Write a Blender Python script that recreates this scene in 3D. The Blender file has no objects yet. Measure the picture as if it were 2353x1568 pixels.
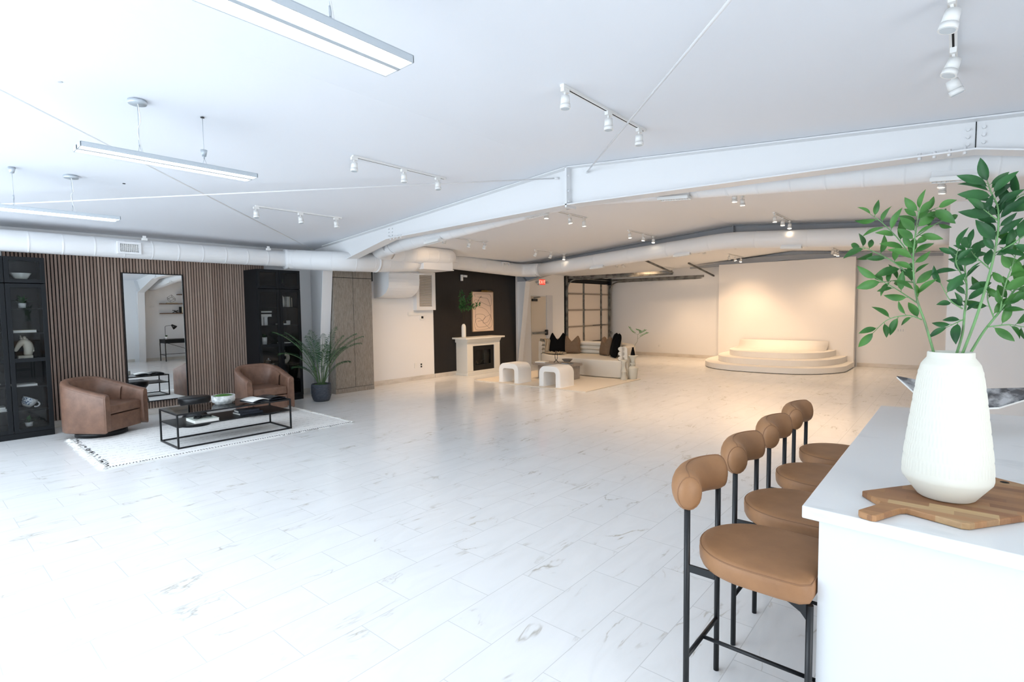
import bpy, math, random
from mathutils import Vector, Matrix
random.seed(7)
PI = math.pi
C = bpy.context.scene.collection
sin, cos, rad = math.sin, math.cos, math.radians

# ------------------------------------------------------------------ helpers
class MB:
    def __init__(s): s.v = []; s.f = []; s.sm = []
    def add(s, vs, fs, smooth=False):
        b = len(s.v); s.v += [tuple(v) for v in vs]
        for f in fs: s.f.append([b + i for i in f]); s.sm.append(smooth)
        return s
    def box(s, x0, x1, y0, y1, z0, z1):
        vs = [(x, y, z) for z in (z0, z1) for y in (y0, y1) for x in (x0, x1)]
        return s.add(vs, [(0,2,3,1),(4,5,7,6),(0,1,5,4),(2,6,7,3),(0,4,6,2),(1,3,7,5)])
    def obox(s, c, size, rz=0, M=None):
        M = M or Matrix.Rotation(rz, 3, 'Z'); c = Vector(c)
        vs = [c + M @ Vector((x*size[0]/2, y*size[1]/2, z*size[2]/2)) for z in (-1,1) for y in (-1,1) for x in (-1,1)]
        return s.add(vs, [(0,2,3,1),(4,5,7,6),(0,1,5,4),(2,6,7,3),(0,4,6,2),(1,3,7,5)])
    def bar(s, p0, p1, w, h=None):
        p0, p1 = Vector(p0), Vector(p1); h = h or w; d = p1 - p0
        M = frame(d); return s.obox((p0+p1)/2, (w, h, d.length), M=M)
    def tube(s, pts, r, n=8, cap=True, closed=False):
        pts = [Vector(p) for p in pts]; m = len(pts)
        rs = r if isinstance(r, (list, tuple)) else [r]*m
        vs = []; fr = None
        for i, p in enumerate(pts):
            if closed: d = pts[(i+1) % m] - pts[i-1]
            elif i == 0: d = pts[1]-p
            elif i == m-1: d = p-pts[i-1]
            else: d = (pts[i+1]-p).normalized() + (p-pts[i-1]).normalized()
            if d.length < 1e-9: d = Vector((0,0,1))
            d.normalize()
            if fr is None: M = frame(d); fr = M.col[0].copy()
            fr = (fr - d*fr.dot(d)).normalized(); u2 = d.cross(fr)
            for k in range(n):
                a = 2*PI*k/n; vs.append(p + (fr*cos(a)+u2*sin(a))*rs[i])
        fs = []
        for i in range(m if closed else m-1):
            j = (i+1) % m
            for k in range(n): fs.append((i*n+k, i*n+(k+1)%n, j*n+(k+1)%n, j*n+k))
        s.add(vs, fs, True)
        if cap and not closed:
            b = len(s.v)-len(vs)
            s.f.append([b+k for k in range(n)][::-1]); s.sm.append(False)
            s.f.append([b+(m-1)*n+k for k in range(n)]); s.sm.append(False)
        return s
    def cyl(s, p0, p1, r0, r1=None, n=20): return s.tube([p0, p1], [r0, r0 if r1 is None else r1], n)
    def lathe(s, prof, c=(0,0,0), n=32, sx=1, sy=1, smooth=True, rfun=None):
        vs = []
        for r, z in prof:
            for k in range(n):
                a = 2*PI*k/n; rr = r*(rfun(a, z) if rfun else 1)
                vs.append((c[0]+rr*cos(a)*sx, c[1]+rr*sin(a)*sy, c[2]+z))
        fs = []
        for i in range(len(prof)-1):
            for k in range(n): fs.append((i*n+k, i*n+(k+1)%n, (i+1)*n+(k+1)%n, (i+1)*n+k))
        s.add(vs, fs, smooth); b = len(s.v)-len(vs)
        if prof[0][0] > 1e-5: s.f.append([b+k for k in range(n)][::-1]); s.sm.append(False)
        if prof[-1][0] > 1e-5: s.f.append([b+(len(prof)-1)*n+k for k in range(n)]); s.sm.append(False)
        return s
    def prism(s, poly, d, smooth=False):
        n = len(poly); d = Vector(d); a = [Vector(p) for p in poly]
        s.add(a + [p+d for p in a], [list(range(n))[::-1], list(range(n, 2*n))])
        b = len(s.v)-2*n
        for i in range(n): s.f.append([b+i, b+(i+1)%n, b+n+(i+1)%n, b+n+i]); s.sm.append(smooth)
        return s
    def grid(s, rows, smooth=True, closeu=False):
        m = len(rows); n = len(rows[0]); vs = [p for r in rows for p in r]; fs = []
        for i in range(m-1):
            for k in range(n if closeu else n-1): fs.append((i*n+k, i*n+(k+1)%n, (i+1)*n+(k+1)%n, (i+1)*n+k))
        return s.add(vs, fs, smooth)
    def ball(s, c, r, n=10, sz=(1,1,1)):
        rows = []
        for i in range(n+1):
            t = -PI/2+PI*i/n
            rows.append([(c[0]+r*sz[0]*cos(t)*cos(2*PI*k/(2*n)), c[1]+r*sz[1]*cos(t)*sin(2*PI*k/(2*n)), c[2]+r*sz[2]*sin(t)) for k in range(2*n)])
        return s.grid(rows, True, True)
def frame(d):
    d = Vector(d).normalized(); a = Vector((1,0,0)) if abs(d.x) < .9 else Vector((0,1,0))
    y = d.cross(a).normalized(); x = y.cross(d)
    return Matrix((x, y, d)).transposed()
def ploc(p):
    v = Vector((0,0,0))
    while p: v += p.location; p = p.parent
    return v
def O(name, mb, m, parent=None, local=False, bevel=0, sub=0, solid=0, weld=False):
    me = bpy.data.meshes.new(name); vs = [Vector(v) for v in mb.v]
    o = bpy.data.objects.new(name, me)
    if parent:
        o.parent = parent
        if not local:
            L = ploc(parent); vs = [v-L for v in vs]
    elif not local:
        L = Vector(((min(v.x for v in vs)+max(v.x for v in vs))/2, (min(v.y for v in vs)+max(v.y for v in vs))/2, min(v.z for v in vs)))
        vs = [v-L for v in vs]; o.location = L
    me.from_pydata(vs, [], mb.f); me.polygons.foreach_set('use_smooth', mb.sm); me.update()
    if m: me.materials.append(m)
    if solid:
        d = o.modifiers.new('s', 'SOLIDIFY'); d.thickness = solid; d.offset = 0
    if bevel:
        d = o.modifiers.new('b', 'BEVEL'); d.width = bevel; d.segments = 3 if bevel > .01 else 2; d.limit_method = 'ANGLE'; d.angle_limit = rad(40)
        if bevel > .01:
            me.polygons.foreach_set('use_smooth', [True]*len(me.polygons))
            d.harden_normals = False
    if sub:
        d = o.modifiers.new('u', 'SUBSURF'); d.levels = d.render_levels = sub
    C.objects.link(o); return o
def tag(o, label, cat, group=None, kind=None):
    if label: o['label'] = label
    if cat: o['category'] = cat
    if group: o['group'] = group
    if kind: o['kind'] = kind
    return o
def thing(name, label, cat, loc=(0,0,0), rz=0, group=None):
    o = bpy.data.objects.new(name, None); o.empty_display_size = .1; C.objects.link(o)
    o.location = loc; o.rotation_euler = (0,0,rz); return tag(o, label, cat, group)
def struct(name, mb, m, **k):
    o = O(name, mb, m, **k)
    if not k.get('parent'): o['kind'] = 'structure'
    return o
def dup(root, loc, rz=None, label=None, group=None):
    def cp(o, par):
        c = o.copy(); C.objects.link(c); c.parent = par
        for ch in list(o.children): cp(ch, c)
        return c
    r = cp(root, None); r.location = loc
    if rz is not None: r.rotation_euler = (0,0,rz)
    if label: r['label'] = label
    if group: r['group'] = group
    return r
def single(name, mb, m, label, cat, group=None, **k): return tag(O(name, mb, m, **k), label, cat, group)

# ------------------------------------------------------------------ materials
def lin(c):
    c = [x/255 for x in c]; return [x/12.92 if x <= .04045 else ((x+.055)/1.055)**2.4 for x in c]+[1]
def mat(name, col, rough=.5, metal=0, spec=.5, emit=None, es=0, bump=None, coat=0, noise=None, trans=0, ior=1.45, alpha=1):
    m = bpy.data.materials.new(name); m.use_nodes = True; nt = m.node_tree; b = nt.nodes['Principled BSDF']
    col = lin(col) if max(col) > 1 else list(col)+[1]
    b.inputs['Base Color'].default_value = col; b.inputs['Roughness'].default_value = rough
    b.inputs['Metallic'].default_value = metal; b.inputs['Specular IOR Level'].default_value = spec
    b.inputs['Coat Weight'].default_value = coat; b.inputs['Transmission Weight'].default_value = trans; b.inputs['IOR'].default_value = ior
    if alpha < 1: b.inputs['Alpha'].default_value = alpha
    if emit: b.inputs['Emission Color'].default_value = lin(emit); b.inputs['Emission Strength'].default_value = es
    tc = nt.nodes.new('ShaderNodeTexCoord')
    if noise:   # (scale vec, colour2, lo, hi)
        mp = nt.nodes.new('ShaderNodeMapping'); mp.inputs['Scale'].default_value = noise[0]
        n = nt.nodes.new('ShaderNodeTexNoise'); n.inputs['Scale'].default_value = 1; n.inputs['Detail'].default_value = 5; n.inputs['Roughness'].default_value = .6
        r = nt.nodes.new('ShaderNodeValToRGB'); r.color_ramp.elements[0].position = noise[2]; r.color_ramp.elements[1].position = noise[3]
        r.color_ramp.elements[0].color = col; r.color_ramp.elements[1].color = lin(noise[1])
        nt.links.new(tc.outputs['Object'], mp.inputs[0]); nt.links.new(mp.outputs[0], n.inputs['Vector'])
        nt.links.new(n.outputs[0], r.inputs[0]); nt.links.new(r.outputs[0], b.inputs['Base Color'])
    if bump:    # (scale, strength, dist)
        n = nt.nodes.new('ShaderNodeTexNoise'); n.inputs['Scale'].default_value = bump[0]; n.inputs['Detail'].default_value = 4
        bp = nt.nodes.new('ShaderNodeBump'); bp.inputs['Strength'].default_value = bump[1]; bp.inputs['Distance'].default_value = bump[2]
        nt.links.new(tc.outputs['Object'], n.inputs['Vector']); nt.links.new(n.outputs[0], bp.inputs['Height']); nt.links.new(bp.outputs[0], b.inputs['Normal'])
    return m
class NT:
    def __init__(s, m): s.m = m; s.t = m.node_tree; s.b = s.t.nodes['Principled BSDF']
    def n(s, ty, **k):
        o = s.t.nodes.new('ShaderNode'+ty)
        for a, v in k.items():
            if a.startswith('i_'): o.inputs[int(a[2:])].default_value = v
            else: setattr(o, a, v)
        return o
    def l(s, a, b): s.t.links.new(a, b)
    def math(s, op, a, b=None, clamp=False):
        o = s.n('Math', operation=op, use_clamp=clamp)
        for i, x in enumerate((a, b)):
            if x is None: continue
            if isinstance(x, (int, float)): o.inputs[i].default_value = x
            else: s.l(x, o.inputs[i])
        return o.outputs[0]
    def mix(s, f, a, b):
        o = s.n('Mix', data_type='RGBA')
        for i, x in ((0, f), (6, a), (7, b)):
            if isinstance(x, (int, float)): o.inputs[i].default_value = x
            elif isinstance(x, (list, tuple)): o.inputs[i].default_value = x
            else: s.l(x, o.inputs[i])
        return o.outputs[2]
TX = .305
X0 = 7.40946834*TX
def floor_mat():
    m = mat('marble_tile_floor', (238,238,238), .2, spec=.5); t = NT(m)
    g = t.n('NewGeometry'); sp = t.n('SeparateXYZ'); t.l(g.outputs['Position'], sp.inputs[0])
    u = t.math('ADD', sp.outputs[1], .064+61); v = t.math('ADD', sp.outputs[0], X0+61)
    cb = t.n('CombineXYZ'); t.l(u, cb.inputs[0]); t.l(v, cb.inputs[1])
    br = t.n('TexBrick', offset=.5, offset_frequency=2, squash=1)
    t.l(cb.outputs[0], br.inputs['Vector'])
    for k, x in (('Color1', (0,0,0,1)), ('Color2', (1,1,1,1)), ('Mortar', (0,0,0,1)), ('Scale', 1), ('Mortar Size', .0022), ('Mortar Smooth', .2), ('Bias', 0), ('Brick Width', .61), ('Row Height', .305)):
        br.inputs[k].default_value = x
    sc = t.n('SeparateColor'); t.l(br.outputs['Color'], sc.inputs[0]); rnd = sc.outputs[0]
    off = t.math('MULTIPLY', t.math('FLOOR', t.math('MULTIPLY', rnd, 9)), 7.31)
    uu = t.math('SUBTRACT', u, 0); c2 = t.n('CombineXYZ'); t.l(u, c2.inputs[0]); t.l(v, c2.inputs[1]); t.l(off, c2.inputs[2])
    mp = t.n('Mapping'); mp.inputs['Rotation'].default_value = (0,0,.5); mp.inputs['Scale'].default_value = (1.1,3.2,1); t.l(c2.outputs[0], mp.inputs[0])
    n1 = t.n('TexNoise'); n1.inputs['Scale'].default_value = 1.15; n1.inputs['Detail'].default_value = 5; n1.inputs['Roughness'].default_value = .55; n1.inputs['Distortion'].default_value = .7
    t.l(mp.outputs[0], n1.inputs['Vector'])
    d = t.math('ABSOLUTE', t.math('SUBTRACT', n1.outputs[0], .5))
    vein = t.math('SUBTRACT', 1, t.math('MULTIPLY', d, 55), clamp=True)
    n2 = t.n('TexNoise'); n2.inputs['Scale'].default_value = 3.2; n2.inputs['Detail'].default_value = 3; t.l(c2.outputs[0], n2.inputs['Vector'])
    mask = t.math('MULTIPLY', t.math('SUBTRACT', n2.outputs[0], .535), 7, clamp=True)
    vm = t.math('MULTIPLY', t.math('POWER', vein, 1.5), mask)
    soft = t.math('MULTIPLY', t.math('SUBTRACT', 1, t.math('MULTIPLY', d, 9), clamp=True), .10)
    n3 = t.n('TexNoise'); n3.inputs['Scale'].default_value = .9; t.l(c2.outputs[0], n3.inputs['Vector'])
    vc = t.mix(n3.outputs[0], lin((150,146,138)), lin((176,158,120)))
    base = t.mix(soft, lin((238,238,237)), lin((196,196,192)))
    c = t.mix(t.math('MULTIPLY', vm, .72), base, vc)
    c = t.mix(t.math('MULTIPLY', br.outputs['Fac'], .38), c, lin((158,156,152)))
    t.l(c, t.b.inputs['Base Color'])
    ro = t.n('MapRange'); ro.inputs[3].default_value = .12; ro.inputs[4].default_value = .20; t.l(n3.outputs[0], ro.inputs[0]); t.l(ro.outputs[0], t.b.inputs['Roughness'])
    bp = t.n('Bump'); bp.inputs['Strength'].default_value = .25; bp.inputs['Distance'].default_value = .002; bp.invert = True
    t.l(br.outputs['Fac'], bp.inputs['Height']); t.l(bp.outputs[0], t.b.inputs['Normal'])
    return m
def slat_mat():
    m = mat('walnut_slats', (120,95,80), .5); t = NT(m); g = t.n('NewGeometry'); sp = t.n('SeparateXYZ'); t.l(g.outputs['Position'], sp.inputs[0])
    k = t.math('FLOOR', t.math('MULTIPLY', sp.outputs[1], 25)); cb = t.n('CombineXYZ'); t.l(k, cb.inputs[0])
    wn = t.n('TexWhiteNoise', noise_dimensions='3D'); t.l(cb.outputs[0], wn.inputs['Vector'])
    c2 = t.n('CombineXYZ'); t.l(t.math('MULTIPLY', sp.outputs[1], 60), c2.inputs[0]); t.l(t.math('MULTIPLY', sp.outputs[2], 2.2), c2.inputs[1]); t.l(k, c2.inputs[2])
    n = t.n('TexNoise'); n.inputs['Scale'].default_value = 1; n.inputs['Detail'].default_value = 4; t.l(c2.outputs[0], n.inputs['Vector'])
    a = t.mix(wn.outputs[0], lin((152,131,118)), lin((190,170,156)))
    b = t.mix(n.outputs[0], lin((132,108,95)), a); t.l(b, t.b.inputs['Base Color']); return m
def brickish(name, c1, c2, su, sv, axis=1):  # vertical streaky laminate
    m = mat(name, c1, .5); t = NT(m); g = t.n('NewGeometry'); mp = t.n('Mapping'); t.l(g.outputs['Position'], mp.inputs[0])
    mp.inputs['Scale'].default_value = (su, su, sv); n = t.n('TexNoise'); n.inputs['Scale'].default_value = 1; n.inputs['Detail'].default_value = 3; n.inputs['Roughness'].default_value = .7
    t.l(mp.outputs[0], n.inputs['Vector']); r = t.n('ValToRGB'); r.color_ramp.elements[0].position = .35; r.color_ramp.elements[1].position = .65
    r.color_ramp.elements[0].color = lin(c1); r.color_ramp.elements[1].color = lin(c2); t.l(n.outputs[0], r.inputs[0]); t.l(r.outputs[0], t.b.inputs['Base Color']); return m
def rug_mat():
    m = mat('ivory_wool_rug', (232,230,224), .95, spec=.1); t = NT(m); tc = t.n('TexCoord'); sp = t.n('SeparateXYZ'); t.l(tc.outputs['Object'], sp.inputs[0])
    n = t.n('TexNoise'); n.inputs['Scale'].default_value = 1.6; n.inputs['Detail'].default_value = 3; t.l(tc.outputs['Object'], n.inputs['Vector'])
    w = t.math('ADD', sp.outputs[0], t.math('MULTIPLY', n.outputs[0], .12))
    fr = t.math('FRACT', t.math('MULTIPLY', w, 7.5)); ln = t.math('LESS_THAN', t.math('ABSOLUTE', t.math('SUBTRACT', fr, .5)), .035)
    n2 = t.n('TexNoise'); n2.inputs['Scale'].default_value = 30; t.l(tc.outputs['Object'], n2.inputs['Vector'])
    dash = t.math('GREATER_THAN', n2.outputs[0], .5); f = t.math('MULTIPLY', t.math('MULTIPLY', ln, dash), .55)
    t.l(t.mix(f, lin((243,242,239)), lin((70,68,66))), t.b.inputs['Base Color'])
    bp = t.n('Bump'); bp.inputs['Strength'].default_value = .35; bp.inputs['Distance'].default_value = .005; n3 = t.n('TexNoise'); n3.inputs['Scale'].default_value = 70
    t.l(tc.outputs['Object'], n3.inputs['Vector']); t.l(n3.outputs[0], bp.inputs['Height']); t.l(bp.outputs[0], t.b.inputs['Normal']); return m
def board_mat():
    m = mat('acacia_wood', (150,105,65), .45); t = NT(m); tc = t.n('TexCoord'); sp = t.n('SeparateXYZ'); t.l(tc.outputs['Object'], sp.inputs[0])
    n0 = t.n('TexNoise'); n0.inputs['Scale'].default_value = 6; t.l(tc.outputs['Object'], n0.inputs['Vector'])
    k = t.math('FLOOR', t.math('MULTIPLY', sp.outputs[1], 26)); kx = t.math('FLOOR', t.math('ADD', t.math('MULTIPLY', sp.outputs[0], 6), t.math('MULTIPLY', k, .37)))
    cb = t.n('CombineXYZ'); t.l(k, cb.inputs[0]); t.l(kx, cb.inputs[1]); wn = t.n('TexWhiteNoise', noise_dimensions='3D'); t.l(cb.outputs[0], wn.inputs['Vector'])
    r = t.n('ValToRGB'); e = r.color_ramp.elements; e[0].color = lin((128,88,58)); e[1].color = lin((206,176,128)); e[1].position = 1
    x = e.new(.25); x.color = lin((168,124,82)); x = e.new(.7); x.color = lin((182,136,92)); x = e.new(.88); x.color = lin((142,98,66))
    t.l(wn.outputs[0], r.inputs[0])
    mp = t.n('Mapping'); mp.inputs['Scale'].default_value = (8,90,40); t.l(tc.outputs['Object'], mp.inputs[0]); n = t.n('TexNoise'); n.inputs['Scale'].default_value = 1; n.inputs['Detail'].default_value = 4; n.inputs['Distortion'].default_value = 1
    t.l(mp.outputs[0], n.inputs['Vector']); t.l(t.mix(t.math('MULTIPLY', n.outputs[0], .6), r.outputs[0], lin((118,80,52))), t.b.inputs['Base Color']); return m
def leaf_mat(name, c1, c2):
    m = mat(name, c1, .42); t = NT(m); tc = t.n('TexCoord'); n = t.n('TexNoise'); n.inputs['Scale'].default_value = 9; t.l(tc.outputs['Object'], n.inputs['Vector'])
    r = t.n('ValToRGB'); r.color_ramp.elements[0].position = .38; r.color_ramp.elements[1].position = .62; r.color_ramp.elements[0].color = lin(c1); r.color_ramp.elements[1].color = lin(c2)
    t.l(n.outputs[0], r.inputs[0]); t.l(r.outputs[0], t.b.inputs['Base Color'])
    tr = t.n('BsdfTranslucent'); t.l(r.outputs[0], tr.inputs[0]); mx = t.n('MixShader'); mx.inputs[0].default_value = .35
    out = t.t.nodes['Material Output']; t.l(t.b.outputs[0], mx.inputs[1]); t.l(tr.outputs[0], mx.inputs[2]); t.l(mx.outputs[0], out.inputs[0]); return m
def glass_mat(name, tint=(1,1,1,1), f=.0):
    m = bpy.data.materials.new(name); m.use_nodes = True; t = m.node_tree; t.nodes.clear()
    o = t.nodes.new('ShaderNodeOutputMaterial'); a = t.nodes.new('ShaderNodeBsdfTransparent'); a.inputs[0].default_value = tint
    g = t.nodes.new('ShaderNodeBsdfGlossy'); g.inputs[1].default_value = .01; fr = t.nodes.new('ShaderNodeFresnel'); fr.inputs[0].default_value = 1.5
    mm = t.nodes.new('ShaderNodeMath'); mm.operation = 'ADD'; mm.inputs[1].default_value = f; mx = t.nodes.new('ShaderNodeMixShader')
    t.links.new(fr.outputs[0], mm.inputs[0]); t.links.new(mm.outputs[0], mx.inputs[0]); t.links.new(a.outputs[0], mx.inputs[1]); t.links.new(g.outputs[0], mx.inputs[2]); t.links.new(mx.outputs[0], o.inputs[0])
    return m

M = {}
M['floor'] = floor_mat(); M['slat'] = slat_mat(); M['rug'] = rug_mat(); M['board'] = board_mat()
M['wall'] = mat('white_wall_paint', (232,232,232), .6, spec=.3)
M['ceil'] = mat('white_ceiling_paint', (229,232,237), .8, spec=.2)
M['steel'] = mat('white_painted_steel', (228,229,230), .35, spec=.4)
M['greysteel'] = mat('grey_steel', (160,165,172), .5, spec=.3)  # even grey for the farther frame's beam and the one over the stage
M['duct'] = mat('white_painted_duct', (230,231,232), .4, spec=.35)
M['seam'] = mat('duct_seam', (205,208,212), .4)
M['base'] = mat('marble_baseboard', (214,208,200), .35, noise=((3,3,9), (196,190,180), .45, .7))
M['blackfelt'] = mat('black_backing_felt', (16,15,16), .9, spec=.1)
M['blackwall'] = brickish('charcoal_panel', (27,23,22), (20,17,17), 60, 3)
M['closet'] = brickish('greige_woodgrain_laminate', (120,112,103), (166,157,146), 150, 11)
M['dark'] = mat('dark_gap', (14,14,15), .8)
M['blackoak'] = mat('black_cabinet_finish', (12,16,20), .5, spec=.3)
M['blackmetal'] = mat('black_powder_coated_metal', (18,20,23), .38, spec=.5)
M['leather_b'] = mat('brown_leather', (126,95,78), .42, noise=((9,9,9), (98,72,59), .35, .75), bump=(140,.15,.003))
M['leather_t'] = mat('tan_leather', (164,120,82), .5, noise=((5,5,5), (138,99,67), .3, .75), bump=(160,.12,.003))
M['seamline'] = mat('leather_seam', (140,102,72), .6)
M['glass'] = glass_mat('clear_glass', (.9,.93,.94,1), .0)
M['tglass'] = glass_mat('table_glass', (.85,.92,.9,1), .0)
M['mirror'] = mat('mirror_glass', (.86,.89,.9), .0, metal=1)
M['white'] = mat('white_plastic', (232,232,230), .4)
M['ceramic'] = mat('white_ceramic', (225,224,218), .55, bump=(60,.1,.003))
M['vase'] = mat('matte_white_stoneware', (216,214,203), .75, spec=.2, bump=(120,.12,.002))
M['page'] = mat('paper', (236,235,230), .7)
M['bookw'] = mat('white_book_cover', (222,220,212), .6)
M['bookc'] = mat('cream_book_cover', (206,196,172), .6)
M['bookk'] = mat('charcoal_book_cover', (52,56,66), .45)
M['photo'] = mat('grey_printed_photograph', (60,64,70), .4, noise=((14,6,8), (190,192,194), .42, .62))
M['photod'] = mat('dark_printed_photograph', (26,25,26), .3, noise=((8,8,8), (112,110,108), .5, .75))
M['greypage'] = mat('grey_print', (140,146,150), .5)
M['pot'] = mat('charcoal_ribbed_pot', (60,66,76), .55, noise=((20,20,60), (84,90,100), .4, .7))
M['moss'] = mat('green_moss', (74,116,44), .95, noise=((40,40,40), (48,84,30), .4, .65), bump=(60,1,.02))
M['soil'] = mat('dark_soil', (52,46,34), 1)
M['leaf'] = leaf_mat('glossy_leaf_green', (46,96,40), (88,142,70))
M['leafd'] = leaf_mat('deep_leaf_green', (34,78,42), (60,116,62))
M['stem'] = mat('green_stem', (104,146,92), .6, noise=((30,30,12), (96,92,82), .5, .75))
M['palm'] = leaf_mat('palm_leaf_green', (34,72,48), (62,104,64))
M['palmstem'] = mat('palm_stem_green', (88,112,76), .6)
M['cutstone'] = mat('mottled_white_concrete', (205,206,204), .7, noise=((18,18,18), (158,160,160), .45, .62))
M['quartz'] = mat('white_quartz_counter', (224,227,228), .2, spec=.5, noise=((1.6,5,3), (206,210,212), .58, .7))
M['islandw'] = mat('white_island_panel', (212,214,216), .35)
M['frame'] = mat('oak_art_frame', (170,146,118), .5)
M['canvas'] = mat('cream_canvas', (222,200,182), .8)
M['ink'] = mat('black_ink_line', (20,18,18), .7)
M['brass'] = mat('aged_brass', (120,98,56), .35, metal=1)
M['mantel'] = mat('white_painted_mantel', (224,222,214), .45)
M['firebox'] = mat('black_firebox', (14,13,12), .3)
M['firescreen'] = mat('dark_fire_glass', (50,42,32), .15)
M['log'] = mat('charred_log', (92,78,60), .9, noise=((20,20,20), (40,34,28), .4, .6))
M['boucle'] = mat('cream_boucle', (242,240,236), .95, spec=.1, bump=(120,.4,.003))
M['sofab'] = mat('ivory_upholstery', (226,218,204), .9, spec=.15, bump=(70,.3,.004))
M['throw'] = mat('beige_throw_fabric', (176,160,136), .95, spec=.1, bump=(60,.6,.008))
M['black_c'] = mat('black_cushion_fabric', (12,12,13), .9, spec=.15)
M['taupe_c'] = mat('taupe_cushion_fabric', (140,116,94), .9, spec=.1, noise=((60,60,60), (120,98,78), .3, .7))
M['greywood'] = mat('grey_washed_wood', (150,142,134), .7, noise=((3,20,6), (172,164,156), .35, .7))
M['creamrug'] = mat('cream_flatweave', (228,218,202), .95, spec=.1, bump=(120,.4,.004))
M['stone'] = mat('cream_stone', (212,206,190), .8)
M['taupe_b'] = mat('taupe_stone_bowl', (120,110,98), .7)
M['stage'] = mat('white_stage_paint', (232,230,226), .55, spec=.3)
M['backdrop'] = mat('white_backdrop_paint', (230,228,226), .7, spec=.2)
M['gar'] = mat('beige_garage_panel', (226,216,204), .6)
M['garrail'] = mat('beige_garage_rail', (150,138,124), .55)
M['galv'] = mat('galvanised_steel', (124,124,120), .45, metal=.35, noise=((6,6,6), (84,82,80), .45, .62))
M['doorp'] = mat('door_paint', (214,204,188), .5)
M['doorf'] = mat('pale_door_frame', (206,208,212), .5)
M['horse'] = mat('plaster_horse', (206,198,182), .8)
M['bluewhite'] = mat('blue_white_pattern', (226,230,234), .3, noise=((60,60,60), (70,96,130), .48, .55))
M['alu'] = mat('brushed_aluminium', (196,204,210), .35, metal=.4)
M['exit'] = mat('exit_sign_face', (200,50,40), .5, emit=(240,50,36), es=1.0)
M['exitl'] = mat('exit_letters', (250,210,190), .5, emit=(255,150,130), es=2.2)
M['lensoff'] = mat('spotlight_lens', (196,206,212), .2)
M['lenson'] = mat('lit_spotlight_lens', (255,240,215), .5, emit=(255,236,205), es=14)
M['tubelamp'] = mat('fluorescent_tube', (255,255,255), .5, emit=(238,246,255), es=5)
M['louver'] = mat('louver_beige', (196,186,172), .6)
M['walnut'] = mat('walnut_shelf', (104,76,54), .5)
M['whitechair'] = mat('white_desk_chair', (222,220,216), .6)
M['wire'] = mat('steel_cable', (196,202,208), .4, metal=.3)
M['tasselw'] = mat('ivory_fringe', (238,237,232), 1, spec=.05)

# ------------------------------------------------------------------ room shell
XL, XF, YB, YF, XRW = -9.68, -9.42, 16.3, -2.6, 2.25
RX, RZ, SL = -3.6, 3.27, .083
def zc(x, y=0): return RZ - SL*abs(x-RX) - (.16 if y > 11.6 else 0)
struct('floor', MB().box(XL-.2, XRW+.2, YF-.2, 17.2, -.1, 0), M['floor'])
mb = MB()
def ceil_part(y0, y1, dz, t=.12):
    xs = [XL-.2, RX, XRW+.2]
    lo = [(x, RZ-SL*abs(x-RX)+dz) for x in xs]
    poly = [(x, y0, z) for x, z in lo] + [(x, y0, z+t) for x, z in reversed(lo)]
    mb.prism(poly, (0, y1-y0, 0))
ceil_part(YF-.2, 11.62, 0); struct('ceiling', mb, M['ceil'])
mb = MB(); ceil_part(11.62, 17.2, -.16, .3); struct('ceiling', mb, M['ceil'])
struct('wall_left', MB().box(XL-.12, XL, YF, 5.5, 0, 2.95), M['wall'])
struct('wall_left', MB().box(XL-.12, XF, 6.35, 13.62, 0, 2.95).box(XL-.12, XF, 13.62, 17.0, 2.62, 2.95).box(XL-.12, XL+.02, 5.5, 6.35, 0, 2.95), M['wall'])
# back wall (its left stretch is slightly askew)
struct('wall_back', MB().prism([(-9.8, 16.66, 0), (-5.4, 16.30, 0), (.4, 16.30, 0), (.4, 16.6, 0), (-9.8, 16.96, 0)], (0,0,3.3)), M['wall'])
struct('wall_back_pilaster', MB().box(-.33, -.15, 15.6, 16.28, 0, 3.0), M['wall'])
struct('wall_right', MB().box(XRW, XRW+.12, 1.9, 9.5, 0, 2.95).box(XRW, XRW+.12, YF, -.4, 0, 2.95).box(XRW, XRW+.12, -.4, 1.9, 2.55, 2.95).box(XRW, XRW+.12, -.4, 1.9, 0, .12), M['wall'])
mb = MB()
for y in (-.36, .75, 1.86): mb.box(XRW+.02, XRW+.1, y-.04, y+.04, .12, 2.55)
struct('added_side_window', mb.box(XRW+.02, XRW+.1, -.36, 1.86, 2.49, 2.55).box(XRW+.02, XRW+.1, -.36, 1.86, .12, .18), M['alu'])  # unseen opening, added so side fill light can enter from the right
struct('wall_right_rear', MB().box(-.14, .02, 9.62, 16.3, 0, 3.2), M['wall'])
struct('wall_partition', MB().box(-.145, XRW, 9.45, 9.6, 0, 3.05), M['wall'])
# storefront behind the camera: piers, header, mullions
mb = MB().box(XL-.1, XRW+.1, YF-.12, YF, 2.72, 3.4).box(XL-.1, XRW+.1, YF-.12, YF, 0, .12)
for x in (-9.68, -6.7, -3.7, -.7, 2.2): mb.box(x-.08, x+.08, YF-.12, YF, 0, 2.8)
struct('window_1', mb, M['alu'])
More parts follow.
